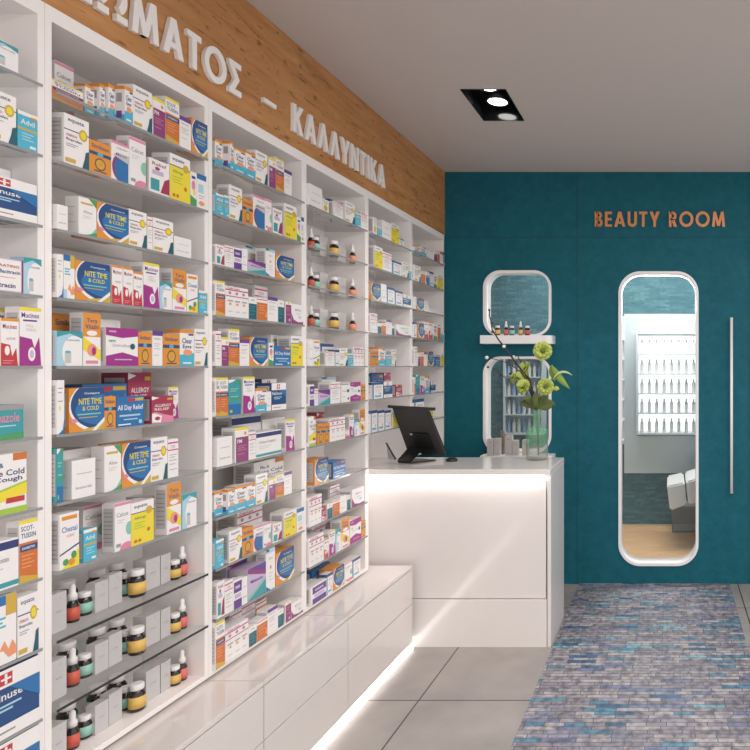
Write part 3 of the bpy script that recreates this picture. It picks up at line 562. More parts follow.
def place_row(bay, row, crop, items):
    ox, oy, sc = crop
    a = Y0+BW*(bay-1)+.021; b_ = Y0+BW*bay-.021
    z0 = ROWZ[row] if row < 11 else .533
    last = {False: a, True: a}
    lst = []
    for it in items:
        key, zx0, zx1, zt = it[:4]; back = 'b' in it[4:]
        xo = next((q for q in it[4:] if isinstance(q, float)), 0)
        xf = -1.728-(.085 if back else 0)-xo
        x0, x1, yt = ox+zx0/sc, ox+zx1/sc, oy+zt/sc
        ya, yb = -xf*F/(VX-x0), -xf*F/(VX-x1)
        ya = max(ya, last[back]+.0012); yb = min(max(yb, ya+.018), b_)
        if yb-ya < .012: continue
        last[back] = yb
        zt_ = CH-(yt-VY)*ya/F
        h = min(max(zt_-z0, .03), .178)
        wd = yb-ya
        dep = min(.078, max(.035, wd*.7)) if not back else .09
        lst.append((ya, key, xf, wd, h, dep, back))
    lst.sort()
    nf = nb = 0
    for ya, key, xf, wd, h, dep, back in lst:
        if key not in PROTO: PROTO[key] = carton_mesh(key)
        base, look, *_ , kind = D[key]
        o = bpy.data.objects.new('medicine_carton' if key != 'serum' else 'cosmetic_carton', PROTO[key]); COL.objects.link(o)
        if back: pos = NTH[nb]+' in the back row'; nb += 1
        else: pos = NTH[nf]+' from left'; nf += 1
        lk = look.split()
        shelf = ('on the %s shelf of %s' % (ORD[row], BPL[bay]))
        pos = (pos+' in front') if not back else pos
        # 16 words at most: shorten the look from its tail
        room = 16-len(shelf.split())-len(pos.split())
        if len(lk) > room:
            lk = SHORT[key].split()[:room]
        tag(o, ' '.join(lk)+' '+shelf+', '+pos, 'carton', 'cartons on the %s shelf of %s' % (ORD[row], BPL[bay]))
        o.location = (xf, ya, z0+.0006); o.scale = (dep, wd, h)
        ncart[0] += 1
SHORT = {'clear': 'white orange-topped carton', 'equate': 'white gold-sealed carton', 'plum': 'plum and white carton', 'tuss': 'orange white-headed carton', 'purpletop': 'white purple-topped carton',
 'night': 'orange blue carton', 'simi': 'orange blue-banded carton', 'crescent': 'white crescent carton', 'calcet': 'white teal-dotted carton', 'redblue': 'teal crimson carton', 'yellow': 'bright yellow carton',
 'bottles': 'slim green-based carton', 'bluecap': 'slim blue-headed carton', 'teal': 'sky blue carton', 'greencorner': 'white green-cornered carton', 'plain': 'plain white carton', 'mucred': 'white red-swoosh carton',
 'mucpur': 'white fuchsia-swoosh carton', 'whale': 'pale blue carton', 'oj': 'orange-headed yellow carton', 'dulco': 'white purple-banded carton', 'dulcow': 'white emblem carton', 'bluefig': 'white blue-headed carton',
 'bluewhite': 'white blue-edged carton', 'cornerblue': 'white blue-cornered carton', 'allday': 'blue white-lettered carton', 'red': 'crimson carton', 'tealgreen': 'teal green-tipped carton', 'lines': 'white rose-striped carton',
 'chestal': 'white yellow-based carton', 'violet': 'violet-blocked carton', 'viteal': 'violet teal carton', 'bwt': 'tall white carton', 'pink3': 'broad rose-striped carton', 'darkgreen': 'dark teal carton', 'orangesm': 'small orange carton',
 'plumsm': 'narrow plum carton', 'swoosh': 'white plum-curved carton', 'nas': 'navy white carton', 'navy': 'white navy-banded carton', 'actr': 'white pink-edged carton', 'tealpink': 'teal pink-lettered carton', 'cough': 'green yellow carton', 'yfig': 'small golden-figure carton', 'serum': 'pale grey carton'}

A = (0, 0, 3.409); G = (0, 190, 3.409); E_ = (50, 20, 4.412); Fc = (45, 170, 4.412); Hc = (45, 365, 4.412); I_ = (45, 470, 4.412)
def G2F(items): # crop G -> crop Fc coordinates
    return [(k, (x0/3.409-45)*4.412, (x1/3.409-45)*4.412, ((190+t/3.409)-170)*4.412, *r_) for k, x0, x1, t, *r_ in items]
place_row(1, 1, E_, [('tuss', 5, 145, 255, .06), ('redblue', 150, 151, 282) if 0 else ('clear', 152, 196, 280, .055), ('clear', 200, 242, 280, .04), ('clear', 246, 286, 280, .03), ('clear', 290, 365, 290), ('equate', 366, 450, 282), ('plum', 452, 508, 335), ('tuss', 510, 570, 335), ('purpletop', 571, 622, 418), ('night', 624, 735, 430), ('calcet', 20, 105, 175, 'b', .06)])
place_row(1, 2, A, [('equate', 218, 303, 383), ('simi', 303, 378, 472), ('crescent', 379, 440, 475), ('calcet', 441, 497, 462), ('redblue', 508, 577, 535), ('yellow', 579, 648, 520), ('bottles', 649, 670, 583), ('bluecap', 671, 703, 590)])
place_row(1, 3, Fc, [('plain', 28, 100, 150), ('greencorner', 148, 227, 115), ('night', 229, 368, 138), ('equate', 370, 448, 170), ('lines', 452, 474, 205), ('equate', 476, 565, 208), ('plain', 570, 645, 290)])
place_row(1, 4, Fc, [('cornerblue', 28, 66, 370), ('bluefig', 68, 131, 372), ('night', 133, 285, 395)]+G2F([('mucred', 382, 418, 255), ('mucred', 420, 453, 262), ('mucred', 455, 487, 278), ('mucpur', 489, 543, 245), ('whale', 545, 586, 312), ('oj', 588, 635, 268), ('chestal', 637, 674, 285), ('teal', 677, 715, 342)]))
place_row(1, 5, G, [('whale', 178, 280, 480), ('oj', 283, 343, 418), ('dulco', 361, 470, 468), ('simi', 472, 517, 484), ('purpletop', 519, 554, 480), ('simi', 556, 612, 490), ('clear', 613, 661, 475), ('equate', 663, 712, 473), ('simi', 178, 272, 420, 'b'), ('dulcow', 340, 410, 440, 'b')])
place_row(1, 6, Hc, [('cornerblue', 28, 85, 68), ('night', 106, 260, 105), ('simi', 262, 312, 140), ('allday', 315, 437, 142), ('red', 471, 566, 140), ('allday', 165, 362, 88, 'b'), ('red', 366, 468, 35, 'b'), ('mucpur', 545, 588, 98, 'b')])
place_row(1, 7, Hc, [('tealgreen', 28, 76, 372), ('plain', 118, 222, 425), ('greencorner', 262, 336, 362), ('night', 339, 465, 350), ('equate', 467, 540, 325), ('lines', 542, 588, 330), ('plain', 78, 200, 380, 'b')])
place_row(1, 8, I_, [('chestal', 65, 150, 200), ('teal', 170, 228, 268), ('calcet', 308, 378, 150), ('yellow', 380, 480, 150), ('oj', 538, 600, 66), ('whale', 606, 668, 112), ('calcet', 168, 262, 165, 'b'), ('tuss', 470, 524, 120, 'b')])
S7 = 7.143
p = lambda y: (205, y, S7)
place_row(2, 1, p(120), [('clear', 70, 124, 130, .03), ('clear', 126, 206, 150), ('clear', 210, 288, 190), ('clear', 291, 360, 215), ('equate', 362, 445, 212), ('plum', 455, 504, 262), ('tuss', 506, 562, 265), ('purpletop', 566, 620, 350)])
place_row(2, 2, p(120), [('teal', 60, 134, 520), ('teal', 136, 172, 535), ('equate', 174, 264, 460), ('simi', 268, 342, 555), ('crescent', 345, 430, 530), ('calcet', 431, 475, 560), ('redblue', 485, 552, 625), ('yellow', 568, 655, 592), ('bottles', 657, 684, 690), ('bluecap', 686, 722, 692)])
place_row(2, 3, p(200), [('redblue', 80, 138, 315), ('lines', 140, 198, 320), ('violet', 200, 262, 335), ('plain', 264, 303, 345), ('viteal', 306, 432, 425), ('bwt', 434, 500, 345), ('night', 505, 635, 385), ('bwt', 290, 420, 325, 'b')])
place_row(2, 4, p(270), [('tuss', 60, 143, 75), ('pink3', 146, 308, 110), ('darkgreen', 311, 369, 190), ('orangesm', 371, 445, 195), ('purpletop', 447, 518, 190), ('darkgreen', 520, 564, 215), ('plumsm', 575, 615, 225), ('swoosh', 617, 700, 240), ('lines', 355, 445, 108, 'b')])
place_row(2, 5, p(270), [('lines', 65, 114, 435), ('plum', 116, 168, 480), ('tuss', 170, 245, 420), ('purpletop', 248, 317, 495), ('night', 319, 446, 480), ('bottles', 455, 490, 520), ('allday', 493, 612, 542), ('yellow', 614, 698, 470), ('greencorner', 470, 590, 465, 'b')])
place_row(2, 6, p(340), [('tuss', 55, 94, 270), ('tuss', 96, 165, 270), ('tealgreen', 167, 255, 285), ('mucpur', 272, 355, 265), ('clear', 362, 440, 350), ('plain', 441, 473, 370), ('nas', 475, 578, 310), ('nas', 405, 510, 282, 'b')])
place_row(2, 7, p(420), [('plain', 88, 195, 130), ('plum', 215, 310, 60), ('lines', 312, 362, 90), ('navy', 365, 545, 95), ('mucpur', 578, 640, 0), ('navy', 190, 398, -18, 'b'), ('plain', 410, 570, 0, 'b')])
place_row(2, 8, p(420), [('clear', 66, 128, 520, .02), ('clear', 130, 212, 500), ('clear', 215, 298, 480), ('clear', 300, 360, 460), ('equate', 365, 445, 395), ('plum', 455, 504, 425), ('tuss', 506, 563, 395), ('purpletop', 566, 620, 378), ('cough', 350, 560, 310, 'b')])
place_row(2, 9, p(490), [('teal', 60, 134, 365), ('equate', 172, 264, 300), ('simi', 267, 345, 285), ('crescent', 348, 415, 270), ('calcet', 417, 470, 245), ('redblue', 485, 548, 250), ('yellow', 565, 652, 165), ('bluecap', 656, 720, 140), ('pink3', 230, 410, 170, 'b')])
place_row(2, 10, p(570), [('redblue', 88, 138, 95), ('lines', 140, 198, 90), ('violet', 200, 262, 82), ('plain', 264, 303, 60), ('viteal', 306, 434, 0), ('bwt', 436, 500, -145), ('night', 505, 635, -112), ('viteal', 150, 300, -60, 'b')])
place_row(2, 11, p(570), [('tuss', 62, 142, 375), ('pink3', 146, 309, 440), ('darkgreen', 311, 369, 420), ('orangesm', 371, 445, 372), ('purpletop', 447, 518, 290), ('darkgreen', 520, 562, 295), ('plumsm', 574, 614, 240), ('swoosh', 617, 700, 245), ('lines', 180, 262, 255, 'b'), ('lines', 265, 358, 255, 'b'), ('orangesm', 362, 440, 240, 'b')])
q = lambda y: (300, y, 8.333)
place_row(3, 1, q(170), [('plain', 62, 184, 110), ('yfig', 187, 240, 235), ('lines', 280, 360, 260), ('equate', 375, 455, 255), ('teal', 460, 505, 350), ('pink3', 507, 565, 342), ('bluewhite', 250, 380, 240, 'b')])
place_row(3, 5, q(320), [('plain', 62, 107, 160), ('chestal', 109, 165, 165), ('lines', 215, 288, 262), ('bluewhite', 290, 328, 250), ('equate', 330, 395, 235), ('teal', 397, 444, 280), ('pink3', 446, 530, 225), ('bluewhite', 170, 280, 195, 'b')])
place_row(3, 6, q(320), [('violet', 65, 118, 540), ('lines', 120, 150, 575), ('viteal', 152, 250, 585), ('lines', 255, 335, 520), ('dulcow', 345, 415, 545), ('dulco', 418, 505, 520), ('simi', 507, 545, 540), ('bwt', 180, 300, 480, 'b')])
place_row(3, 7, q(395), [('cough', 62, 130, 185), ('simi', 145, 195, 245), ('simi', 197, 247, 245), ('pink3', 249, 375, 200), ('mucred', 378, 411, 290), ('mucpur', 413, 449, 165), ('whale', 451, 494, 215), ('oj', 496, 540, 125), ('red', 140, 200, 150, 'b')])
place_row(3, 8, q(395), [('night', 122, 236, 545), ('allday', 275, 378, 565)])
q5 = (300, 470, 5.0)
place_row(3, 9, q5, [('pink3', 38, 108, 140), ('red', 110, 132, 190), ('darkgreen', 135, 162, 175), ('orangesm', 164, 198, 155), ('plain', 200, 232, 135), ('darkgreen', 234, 252, 130), ('swoosh', 260, 320, 102), ('lines', 150, 198, 85, 'b')])
place_row(3, 10, q5, [('pink3', 38, 118, 345), ('mucred', 121, 144, 350), ('mucpur', 146, 176, 310), ('whale', 179, 204, 305), ('oj', 206, 246, 250), ('dulco', 250, 305, 258), ('simi', 307, 328, 262), ('pink3', 60, 150, 290, 'b')])
place_row(3, 11, q5, [('violet', 55, 130, 590), ('bluewhite', 134, 164, 525), ('night', 166, 220, 500), ('calcet', 224, 260, 470), ('bluewhite', 262, 302, 452), ('allday', 60, 150, 510, 'b')])
s_ = lambda y: (365, y, 8.824)
place_row(4, 1, s_(200), [('yfig', 72, 104, 150), ('teal', 106, 150, 230), ('plain', 152, 228, 175), ('yellow', 232, 300, 200), ('bluecap', 302, 345, 335)])
place_row(4, 2, s_(200), [('yellow', 85, 155, 400), ('lines', 157, 235, 452), ('bluewhite', 240, 322, 530), ('equate', 328, 384, 540), ('teal', 386, 410, 620)])
place_row(4, 3, s_(270), [('night', 52, 136, 108), ('plain', 142, 190, 120), ('bluewhite', 194, 260, 148), ('bluewhite', 264, 332, 178), ('nas', 336, 405, 215)])
place_row(4, 4, s_(270), [('pink3', 38, 108, 380), ('darkgreen', 110, 145, 470), ('orangesm', 147, 185, 468), ('purpletop', 187, 235, 440), ('darkgreen', 237, 260, 490), ('swoosh', 274, 405, 478)])
place_row(4, 5, s_(340), [('simi', 38, 77, 95), ('simi', 79, 118, 95), ('clear', 120, 178, 65), ('teal', 180, 234, 130), ('equate', 236, 272, 85)])
place_row(4, 6, s_(340), [('bluewhite', 65, 160, 378), ('nas', 164, 240, 368), ('red', 275, 328, 398), ('allday', 60, 160, 300, 'b'), ('red', 168, 226, 290, 'b')])
place_row(4, 7, s_(340), [('bluewhite', 40, 108, 625), ('bluewhite', 110, 170, 625), ('bluewhite', 172, 228, 625), ('yellow', 245, 290, 640)])
place_row(5, 1, s_(200), [('clear', 432, 484, 405), ('clear', 486, 540, 400), ('plain', 560, 606, 445), ('plum', 608, 636, 445), ('orangesm', 638, 660, 450), ('purpletop', 662, 688, 460), ('night', 690, 712, 455)])
place_row(5, 2, s_(200), [('equate', 432, 490, 570), ('orangesm', 494, 532, 625), ('crescent', 536, 568, 625), ('bluewhite', 570, 604, 630), ('bottles', 606, 636, 660), ('yellow', 638, 686, 655)])
place_row(5, 3, s_(270), [('plain', 422, 450, 235), ('night', 452, 520, 240), ('lines', 522, 560, 275), ('lines', 562, 598, 330), ('plain', 604, 650, 340)])
place_row(5, 4, s_(270), [('bluewhite', 422, 456, 460), ('night', 466, 520, 470), ('mucred', 522, 560, 450), ('mucred', 562, 600, 455), ('bottles', 604, 636, 480), ('orangesm', 640, 666, 475), ('teal', 670, 704, 560)])
place_row(5, 5, s_(340), [('lines', 425, 464, 60), ('plum', 466, 490, 115), ('orangesm', 492, 518, 120), ('purpletop', 520, 550, 110), ('night', 552, 600, 100), ('allday', 620, 664, 150), ('yellow', 668, 696, 120)])
place_row(5, 6, s_(340), [('tuss', 425, 447, 330), ('tealgreen', 449, 484, 310), ('mucpur', 488, 526, 320), ('clear', 530, 570, 320), ('nas', 580, 622, 372)])
place_row(5, 7, s_(340), [('bluewhite', 425, 520, 525), ('yellow', 560, 600, 620)])
t1 = (0, 20, 3.41); t2 = (0, 230, 3.41); t3 = (0, 430, 2.344)
place_row(0, 1, t1, [('whale', -40, 62, 50)])
place_row(0, 2, t1, [('equate', -45, 55, 225), ('teal', 60, 128, 305)])
place_row(0, 3, t1, [('nas', -90, 125, 505), ('nas', -120, 75, 470, 'b')])
place_row(0, 4, t2, [('actr', -60, 78, 84), ('whale', 80, 142, 92)])
place_row(0, 5, t2, [('mucred', 3, 64, 300), ('mucpur', 67, 140, 262), ('mucpur', -60, 20, 262, 'b')])
place_row(0, 6, t2, [('tealpink', -110, 80, 605)])
place_row(0, 7, t3, [('cough', -50, 62, 66)])
place_row(0, 8, t3, [('navy', -50, 43, 275), ('tuss', 45, 88, 215)])
place_row(0, 9, t3, [('bluefig', -25, 38, 395), ('equate', 41, 90, 395)])
place_row(0, 10, t3, [('nas', -60, 92, 590), ('nas', -70, 60, 550, 'b')])
place_row(0, 11, t3, [('nas', -60, 92, 715)])

# ---------------------------------------------------------------- small bottles
AMBER = mat('dark_amber_glass', (38, 28, 26), .12, coat=.3)
CAPW = mat('white_plastic_cap', (232, 228, 226), .4)
LBL = {c: mat('bottle_label_'+c, rgb, .5) for c, rgb in {'red': (204, 92, 76), 'mint': (148, 200, 186), 'yellow': (222, 182, 96), 'pink': (222, 112, 112), 'orange': (232, 150, 116)}.items()}
def bottle_parts(kind, col):
    """returns list of (name, mesh)"""
    out = []
    if kind == 'jar':
        R_, hb = .0245, .072
        bm = bmesh.new(); add_lathe(bm, [(R_-.003, 0), (R_, .004), (R_, hb-.012), (R_-.006, hb-.002), (.017, hb), (.017, hb+.006)], seg=20); out.append(('bottle_body', bm, AMBER))
        bm = bmesh.new(); add_lathe(bm, [(.0195, hb+.001), (.0205, hb+.003), (.0205, hb+.019), (.018, hb+.022)], seg=20); out.append(('cap', bm, CAPW))
        bm = bmesh.new(); add_lathe(bm, [(R_+.0005, .012), (R_+.0005, .052)], seg=20); out.append(('label_wrap', bm, LBL[col]))
        for i in range(2): pass
    else:
        R_, hb = .0165, .062
        bm = bmesh.new(); add_lathe(bm, [(R_-.002, 0), (R_, .003), (R_, hb-.01), (R_-.006, hb), (.009, hb+.004), (.009, hb+.01)], seg=18); out.append(('bottle_body', bm, AMBER))
        bm = bmesh.new(); add_lathe(bm, [(.0115, hb+.004), (.0115, hb+.022), (.0075, hb+.026), (.0075, hb+.046), (.004, hb+.053)], seg=16); out.append(('dropper_cap', bm, CAPW))
        bm = bmesh.new(); add_lathe(bm, [(R_+.0005, .008), (R_+.0005, .046)], seg=18); out.append(('label_wrap', bm, LBL[col]))
    res = []
    for n_, bm, m in out:
        me = bpy.data.meshes.new(n_); bmesh.ops.recalc_face_normals(bm, faces=bm.faces); bm.to_mesh(me); bm.free(); me.materials.append(m); res.append((n_, me))
    return res
BP = {}
def bottle(kind, col, loc, label, group, sc=1):
    if (kind, col) not in BP: BP[(kind, col)] = bottle_parts(kind, col)
    t = thing('dropper_bottle' if kind == 'drop' else 'bottle', label, 'bottle', loc, random.uniform(0, 6), group)
    t.scale = (sc, sc, sc)
    for n_, me in BP[(kind, col)]:
        o = bpy.data.objects.new(n_, me); COL.objects.link(o); o.parent = t
def shelfpt(x_px, X): return -X*F/(VX-x_px)
def serum(xa, xb, X, z0, ytop, dep, label, group):
    ya, yb = shelfpt(xa, X), shelfpt(xb, X); 
    if 'serum' not in PROTO: PROTO['serum'] = carton_mesh('serum')
    o = bpy.data.objects.new('cosmetic_carton', PROTO['serum']); COL.objects.link(o)
    ya = max(ya, Y0+.021)
    h = CH-(ytop-VY)*ya/F-z0
    o.location = (X, ya, z0+.0006); o.scale = (dep, yb-ya, h); tag(o, label, 'carton', group)
rown = {9: 'upper', 10: 'middle', 11: 'lowest'}
for r_ in (9, 10, 11):
    z = (ROWZ[r_] if r_ < 11 else .533)+.0005
    g = 'brown bottles on the %s bottle shelf of the nearest bay' % rown[r_]
    gc = 'pale cartons on the %s bottle shelf of the nearest bay' % rown[r_]
    sh = 'on the %s bottle shelf, nearest bay' % rown[r_]
    def zz(x, y, X=-1.80):  # zoom coords in crop (45,560) -> y of the top for row 9, shifted for the other rows
        return x/4.412+45, y/4.412+560
    Xb = -1.825
    c = 4.412
    items = [('jar', 'mint', 67, -1.90, 1.05, 'half hidden brown jar leftmost'), ('drop', 'red', 72.5, -1.81, 1, 'red-labelled dropper bottle, at left'), ('jar', 'mint', 84.5, -1.825, .76, 'mint-labelled brown jar, at left'),
             ('jar', 'mint', 97, -1.90, 1.08, 'brown jar behind the cartons, left of two'), ('jar', 'mint', 117, -1.895, 1.08, 'brown jar behind the cartons, right of two'),
             ('jar', 'mint', 126, -1.838, .80, 'mint-labelled jar left of the yellow one'), ('jar', 'yellow', 137, -1.795, .96, 'large yellow-labelled brown jar'),
             ('jar', 'yellow', 174.8, -1.80, .74, 'yellow-labelled jar at the right'), ('drop', 'pink', 182, -1.80, .96, 'pink-labelled dropper bottle at the right')]
    for kind, col, px, X, sc, lab in items:
        y = shelfpt(px, X)
        bottle(kind, col, (X, y, z), lab+' '+sh, g, sc)
    for xa, xb, X, yt9, lab in [(51, 66.5, -1.78, 596, 'leftmost pale grey carton in front'), (95, 108.5, -1.80, 584, 'pale grey carton left of its twin'), (109, 122, -1.80, 576, 'pale grey carton before the brown jars'),
                                (146, 160, -1.80, 561, 'pale grey carton right of the yellow jar'), (161, 170.5, -1.80, 556, 'slim pale grey carton at the right')]:
        ya = shelfpt(xa, X); h = CH-(yt9-VY)*ya/F-ROWZ[9]
        h = max(.09, min(h, .14))
        y_top_px = VY+(CH-(z-.0005)-h)*F/ya
        serum(xa, xb, X, z-.0005, y_top_px, .03 if xa in (95, 109) else .045, lab+' '+sh, gc)
for r_ in (2, 3, 4):
    z = ROWZ[r_]+.0005
    g = 'brown bottles on the bottle shelves of the third full bay'
    sh = 'on the %s shelf, third full bay' % ORD[r_]
    for kind, col, px, X, lab in [('drop', 'red', 311, -1.80, 'red-labelled dropper bottle leftmost'), ('jar', 'mint', 315.5, -1.805, 'small mint-labelled jar beside the red one'), ('jar', 'yellow', 334, -1.80, 'yellow-labelled brown jar'), ('drop', 'orange', 352.5, -1.80, 'orange-labelled dropper bottle rightmost')]:
        bottle(kind, col, (X, shelfpt(px, X), z), lab+' '+sh, g, .95 if col != 'mint' else .8)
    for xa, xb, lab in [(320, 328, 'pale grey carton left of the yellow jar'), (338, 346, 'pale grey carton right of the yellow jar')]:
        X = -1.83; ya = shelfpt(xa, X)
        serum(xa, xb, X, ROWZ[r_], VY+(CH-ROWZ[r_]-.105)*F/ya, .05, lab+' '+sh, 'pale cartons on the bottle shelves of the third full bay')

# ---------------------------------------------------------------- wall shelves with their cosmetics
def ledge(z1, z0, label):
    bm = bmesh.new(); x0, x1 = (480-VX)/132.6, (552-VX)/132.6
    rr = .05; pts = [(x0, YB-.0005), (x0, YB-.14)]
    pts += [(x1-rr+rr*math.sin(a), YB-.14+rr-rr*math.cos(a)) for a in [i*PI/2/8 for i in range(9)]] + [(x1, YB-.0005)]
    add_prism(bm, pts, lambda u, v, d: (u, v, d), z0, z1); bmesh.ops.recalc_face_normals(bm, faces=bm.faces)
    return tag(link('wall_shelf', bm, FRAMEW), label, 'shelf', 'white shelves below the rounded wall windows')
ledge(1.925, 1.862, 'small white rounded wall shelf under the upper square window')
ledge(1.015, .955, 'small white wall shelf at counter height under the lower window')
for kind, col, px, lab in [('jar', 'yellow', 498, 'yellow-labelled jar'), ('drop', 'pink', 506.5, 'pink-labelled dropper bottle'), ('jar', 'mint', 511.5, 'mint-labelled small jar'), ('drop', 'yellow', 521, 'yellow-labelled dropper bottle'), ('jar', 'red', 527, 'red-labelled small jar')]:
    Yq = YB-.075; bottle(kind, col, ((px-VX)*Yq/F, Yq+(.012 if px in (511.5, 527) else -.012), 1.9255), lab+' on the upper wall shelf below the square window', 'bottles on the upper wall shelf', .8 if kind == 'jar' else .95)
BROWNB = mat('taupe_box_print', (134, 116, 108), .5)
PALEB = mat('pale_beige_box', (196, 188, 184), .5)
def wallbox(x0, x1, ytop, m, label, Yf):
    a, b_ = (x0-VX)*Yf/F, (x1-VX)*Yf/F; zt = CH-(ytop-VY)*Yf/F
    bm = bmesh.new(); add_box(bm, (a, Yf, 1.0155), (b_, Yf+.045, zt), 0, .0015)
    add_box(bm, (a+.2*(b_-a), Yf-.0006, 1.03), (b_-.2*(b_-a), Yf, 1.034), 1); add_box(bm, (a+.3*(b_-a), Yf-.0006, zt-.03), (b_-.3*(b_-a), Yf, zt-.024), 1)
    return tag(link('cosmetic_box', bm, [m, pm('g')]), label, 'box', 'boxes on the lower wall shelf')
wallbox(487, 493.5, 439, PALEB, 'pale box leftmost on the lower wall shelf', YB-.12)
wallbox(494, 500, 438.5, PALEB, 'pale box second from left on the lower wall shelf', YB-.12)
wallbox(500.3, 503.5, 431, BROWNB, 'tall narrow taupe box on the lower wall shelf', YB-.06)
wallbox(505, 512, 436, PALEB, 'tallest pale box in the middle of the lower wall shelf', YB-.12)
wallbox(512.3, 518, 440.5, PALEB, 'lower pale box right of the tallest on the lower wall shelf', YB-.12)
wallbox(522, 528, 440, PALEB, 'pale box partly behind the green vase on the lower wall shelf', YB-.12)

# ---------------------------------------------------------------- things on the counter
# vase
VY_ = 4.10; vc = ((537-VX)*VY_/F, VY_, CT)
GREENG = glassmat('green_vase_glass', (.68, .92, .78), .74, body=(.40, .68, .50))
CLEARG = glassmat('water_and_lower_glass', (.78, .80, .76), .7, body=(.50, .54, .50))
vs = thing('glass_vase', 'green glass bottle vase on the right end of the white counter', 'vase', vc)
bm = bmesh.new(); add_lathe(bm, [(.060, .001), (.069, .006), (.071, .02), (.071, .10)], seg=32); link('lower_body', bm, CLEARG, vs)
bm = bmesh.new(); add_lathe(bm, [(.071, .1005), (.072, .19), (.068, .207), (.045, .216), (.028, .222), (.025, .235), (.024, .30), (.026, .325)], seg=32); link('upper_body', bm, GREENG, vs)
STEM = mat('dark_brown_twig', (58, 42, 38), .7); STG = mat('green_stem', (96, 124, 62), .6)
PET = mat('lime_green_petal', (172, 186, 88), .55, var=.15, scale=20); LEAF = mat('leaf_green', (128, 158, 62), .5, var=.2, scale=12); DLEAF = mat('olive_leaf', (92, 104, 56), .55, var=.2)
BUD = mat('white_bud', (232, 228, 224), .5); CEN = mat('flower_centre', (92, 112, 50), .7)
def Z(zx, zy, dY=0): return P(470+zx/5, 320+zy/5, VY_+dY)
base = Vector((vc[0], vc[1], CT+.31)); foot = Vector((vc[0]+.01, vc[1], CT+.03))
bq = thing('flower_bouquet', 'bouquet of lime flowers, leaves and dark budding twigs in the vase', 'flowers', tuple(vc))
inv = Vector(vc)
def rel(pts): return [Vector(p_)-inv for p_ in pts]
def twig(pts, r0=.006, r1=.0025, m=STEM, nm='twig'):
    bm = bmesh.new(); pp = [foot, base]+pts; n_ = len(pp)
    add_tube(bm, rel(pp), [r0+(r1-r0)*i/(n_-1) for i in range(n_)], 6); return link(nm, bm, m, bq)
twig([Z(300, 300), Z(245, 235, .02), Z(190, 160, .03), Z(140, 95, .04), Z(110, 45, .04), Z(104, 0, .05), Z(97, -22, .05), Z(98, -48, .05)], .007, .004)
twig([Z(300, 340, -.02), Z(260, 265, -.03), Z(190, 215, -.04), Z(120, 195, -.05), Z(84, 188, -.05)], .005, .002)
twig([Z(290, 330, .01), Z(235, 285), Z(170, 285, .0), Z(130, 245, .02), Z(112, 240, .02)], .005, .002)
twig([Z(330, 380, .02), Z(285, 300, .03), Z(255, 210, .04), Z(235, 175, .05)], .005, .003)
for x, y, d in ((84, 188, -.05), (170, 132, .03), (218, 182, .04), (150, 278, 0), (112, 60, .04), (97, -50, .05), (112, 15, .05), (200, 268, -.02), (90, 236, .02)):
    bm = bmesh.new(); bmesh.ops.create_icosphere(bm, subdivisions=2, radius=.012 if x in (84, 170) else .008, matrix=Matrix.Translation(Z(x, y, d)-inv)); link('bud', bm, BUD if x in (84, 170, 218) else STEM, bq, True)
def flower(c, r_, n, stem=True, npet=9):
    c = Vector(c); n = Vector(n).normalized(); a = n.orthogonal().normalized(); b2 = n.cross(a)
    if stem: twig([(base+c)/2+Vector((0, .01, 0)), c-n*.01], .0035, .0025, STG, 'stem')
    bm = bmesh.new()
    for k in range(npet):
        for ringi, (rr, cup) in enumerate(((1, .25), (.7, .55))):
            an = 2*PI*(k+.5*ringi)/npet; d = a*math.cos(an)+b2*math.sin(an); t = n.cross(d)
            prof = [(.12, .10, 0), (.5, .34, .06), (.85, .38, .22), (1.0, .2, .42)]
            L_, R_ = [], []
            for q_, w_, h_ in prof:
                ctr = c+d*(r_*rr*q_)+n*(r_*h_*cup*1.6+.002*ringi)
                L_.append(bm.verts.new(ctr-t*r_*w_*rr-inv)); R_.append(bm.verts.new(ctr+t*r_*w_*rr-inv))
            for i in range(3): bm.faces.new((L_[i], R_[i], R_[i+1], L_[i+1]))
    fo = link('flower_head', bm, PET, bq, True)
    s = fo.modifiers.new('s', 'SOLIDIFY'); s.thickness = .0015
    bm = bmesh.new(); bmesh.ops.create_icosphere(bm, subdivisions=2, radius=r_*.24, matrix=Matrix.Translation(c+n*r_*.12-inv)); link('flower_centre', bm, CEN, fo, True)
flower(Z(364, 155, -.04), .062, (.1, -1, .15)); flower(Z(378, 333, -.05), .055, (.15, -1, .05)); flower(Z(280, 245, .02), .050, (-.7, -.6, .35), npet=7)
flower(Z(270, 338, -.03), .050, (-.5, -.8, .4), npet=7); flower(Z(222, 292, .0), .038, (-.8, -.6, .3), npet=7)
def leaf(pts, w_, m=LEAF, nm='leaf'):
    pts = [Vector(p_) for p_ in pts]; bm = bmesh.new(); L_, R_, n_ = [], [], 10
    def bez(t):
        if len(pts) == 3: return pts[0]*(1-t)**2+pts[1]*2*t*(1-t)+pts[2]*t*t
        return pts[0]*(1-t)**3+pts[1]*3*t*(1-t)**2+pts[2]*3*t*t*(1-t)+pts[3]*t**3
    M_ = []
    for i in range(n_+1):
        t = i/n_; p_ = bez(t); d = (bez(min(1, t+.02))-bez(max(0, t-.02))).normalized(); sd = d.cross(Vector((.15, -1, .1))).normalized()
        ww = w_*(math.sin(PI*min(1, t*1.02))**.8)*.5+.0006
        L_.append(bm.verts.new(p_-sd*ww-inv)); R_.append(bm.verts.new(p_+sd*ww-inv)); M_.append(bm.verts.new(p_+Vector((0, .2*ww, 0))-inv))
    for i in range(n_):
        bm.faces.new((L_[i], M_[i], M_[i+1], L_[i+1])); bm.faces.new((M_[i], R_[i], R_[i+1], M_[i+1]))
    o = link(nm, bm, m, bq, True); s = o.modifiers.new('s', 'SOLIDIFY'); s.thickness = .0012
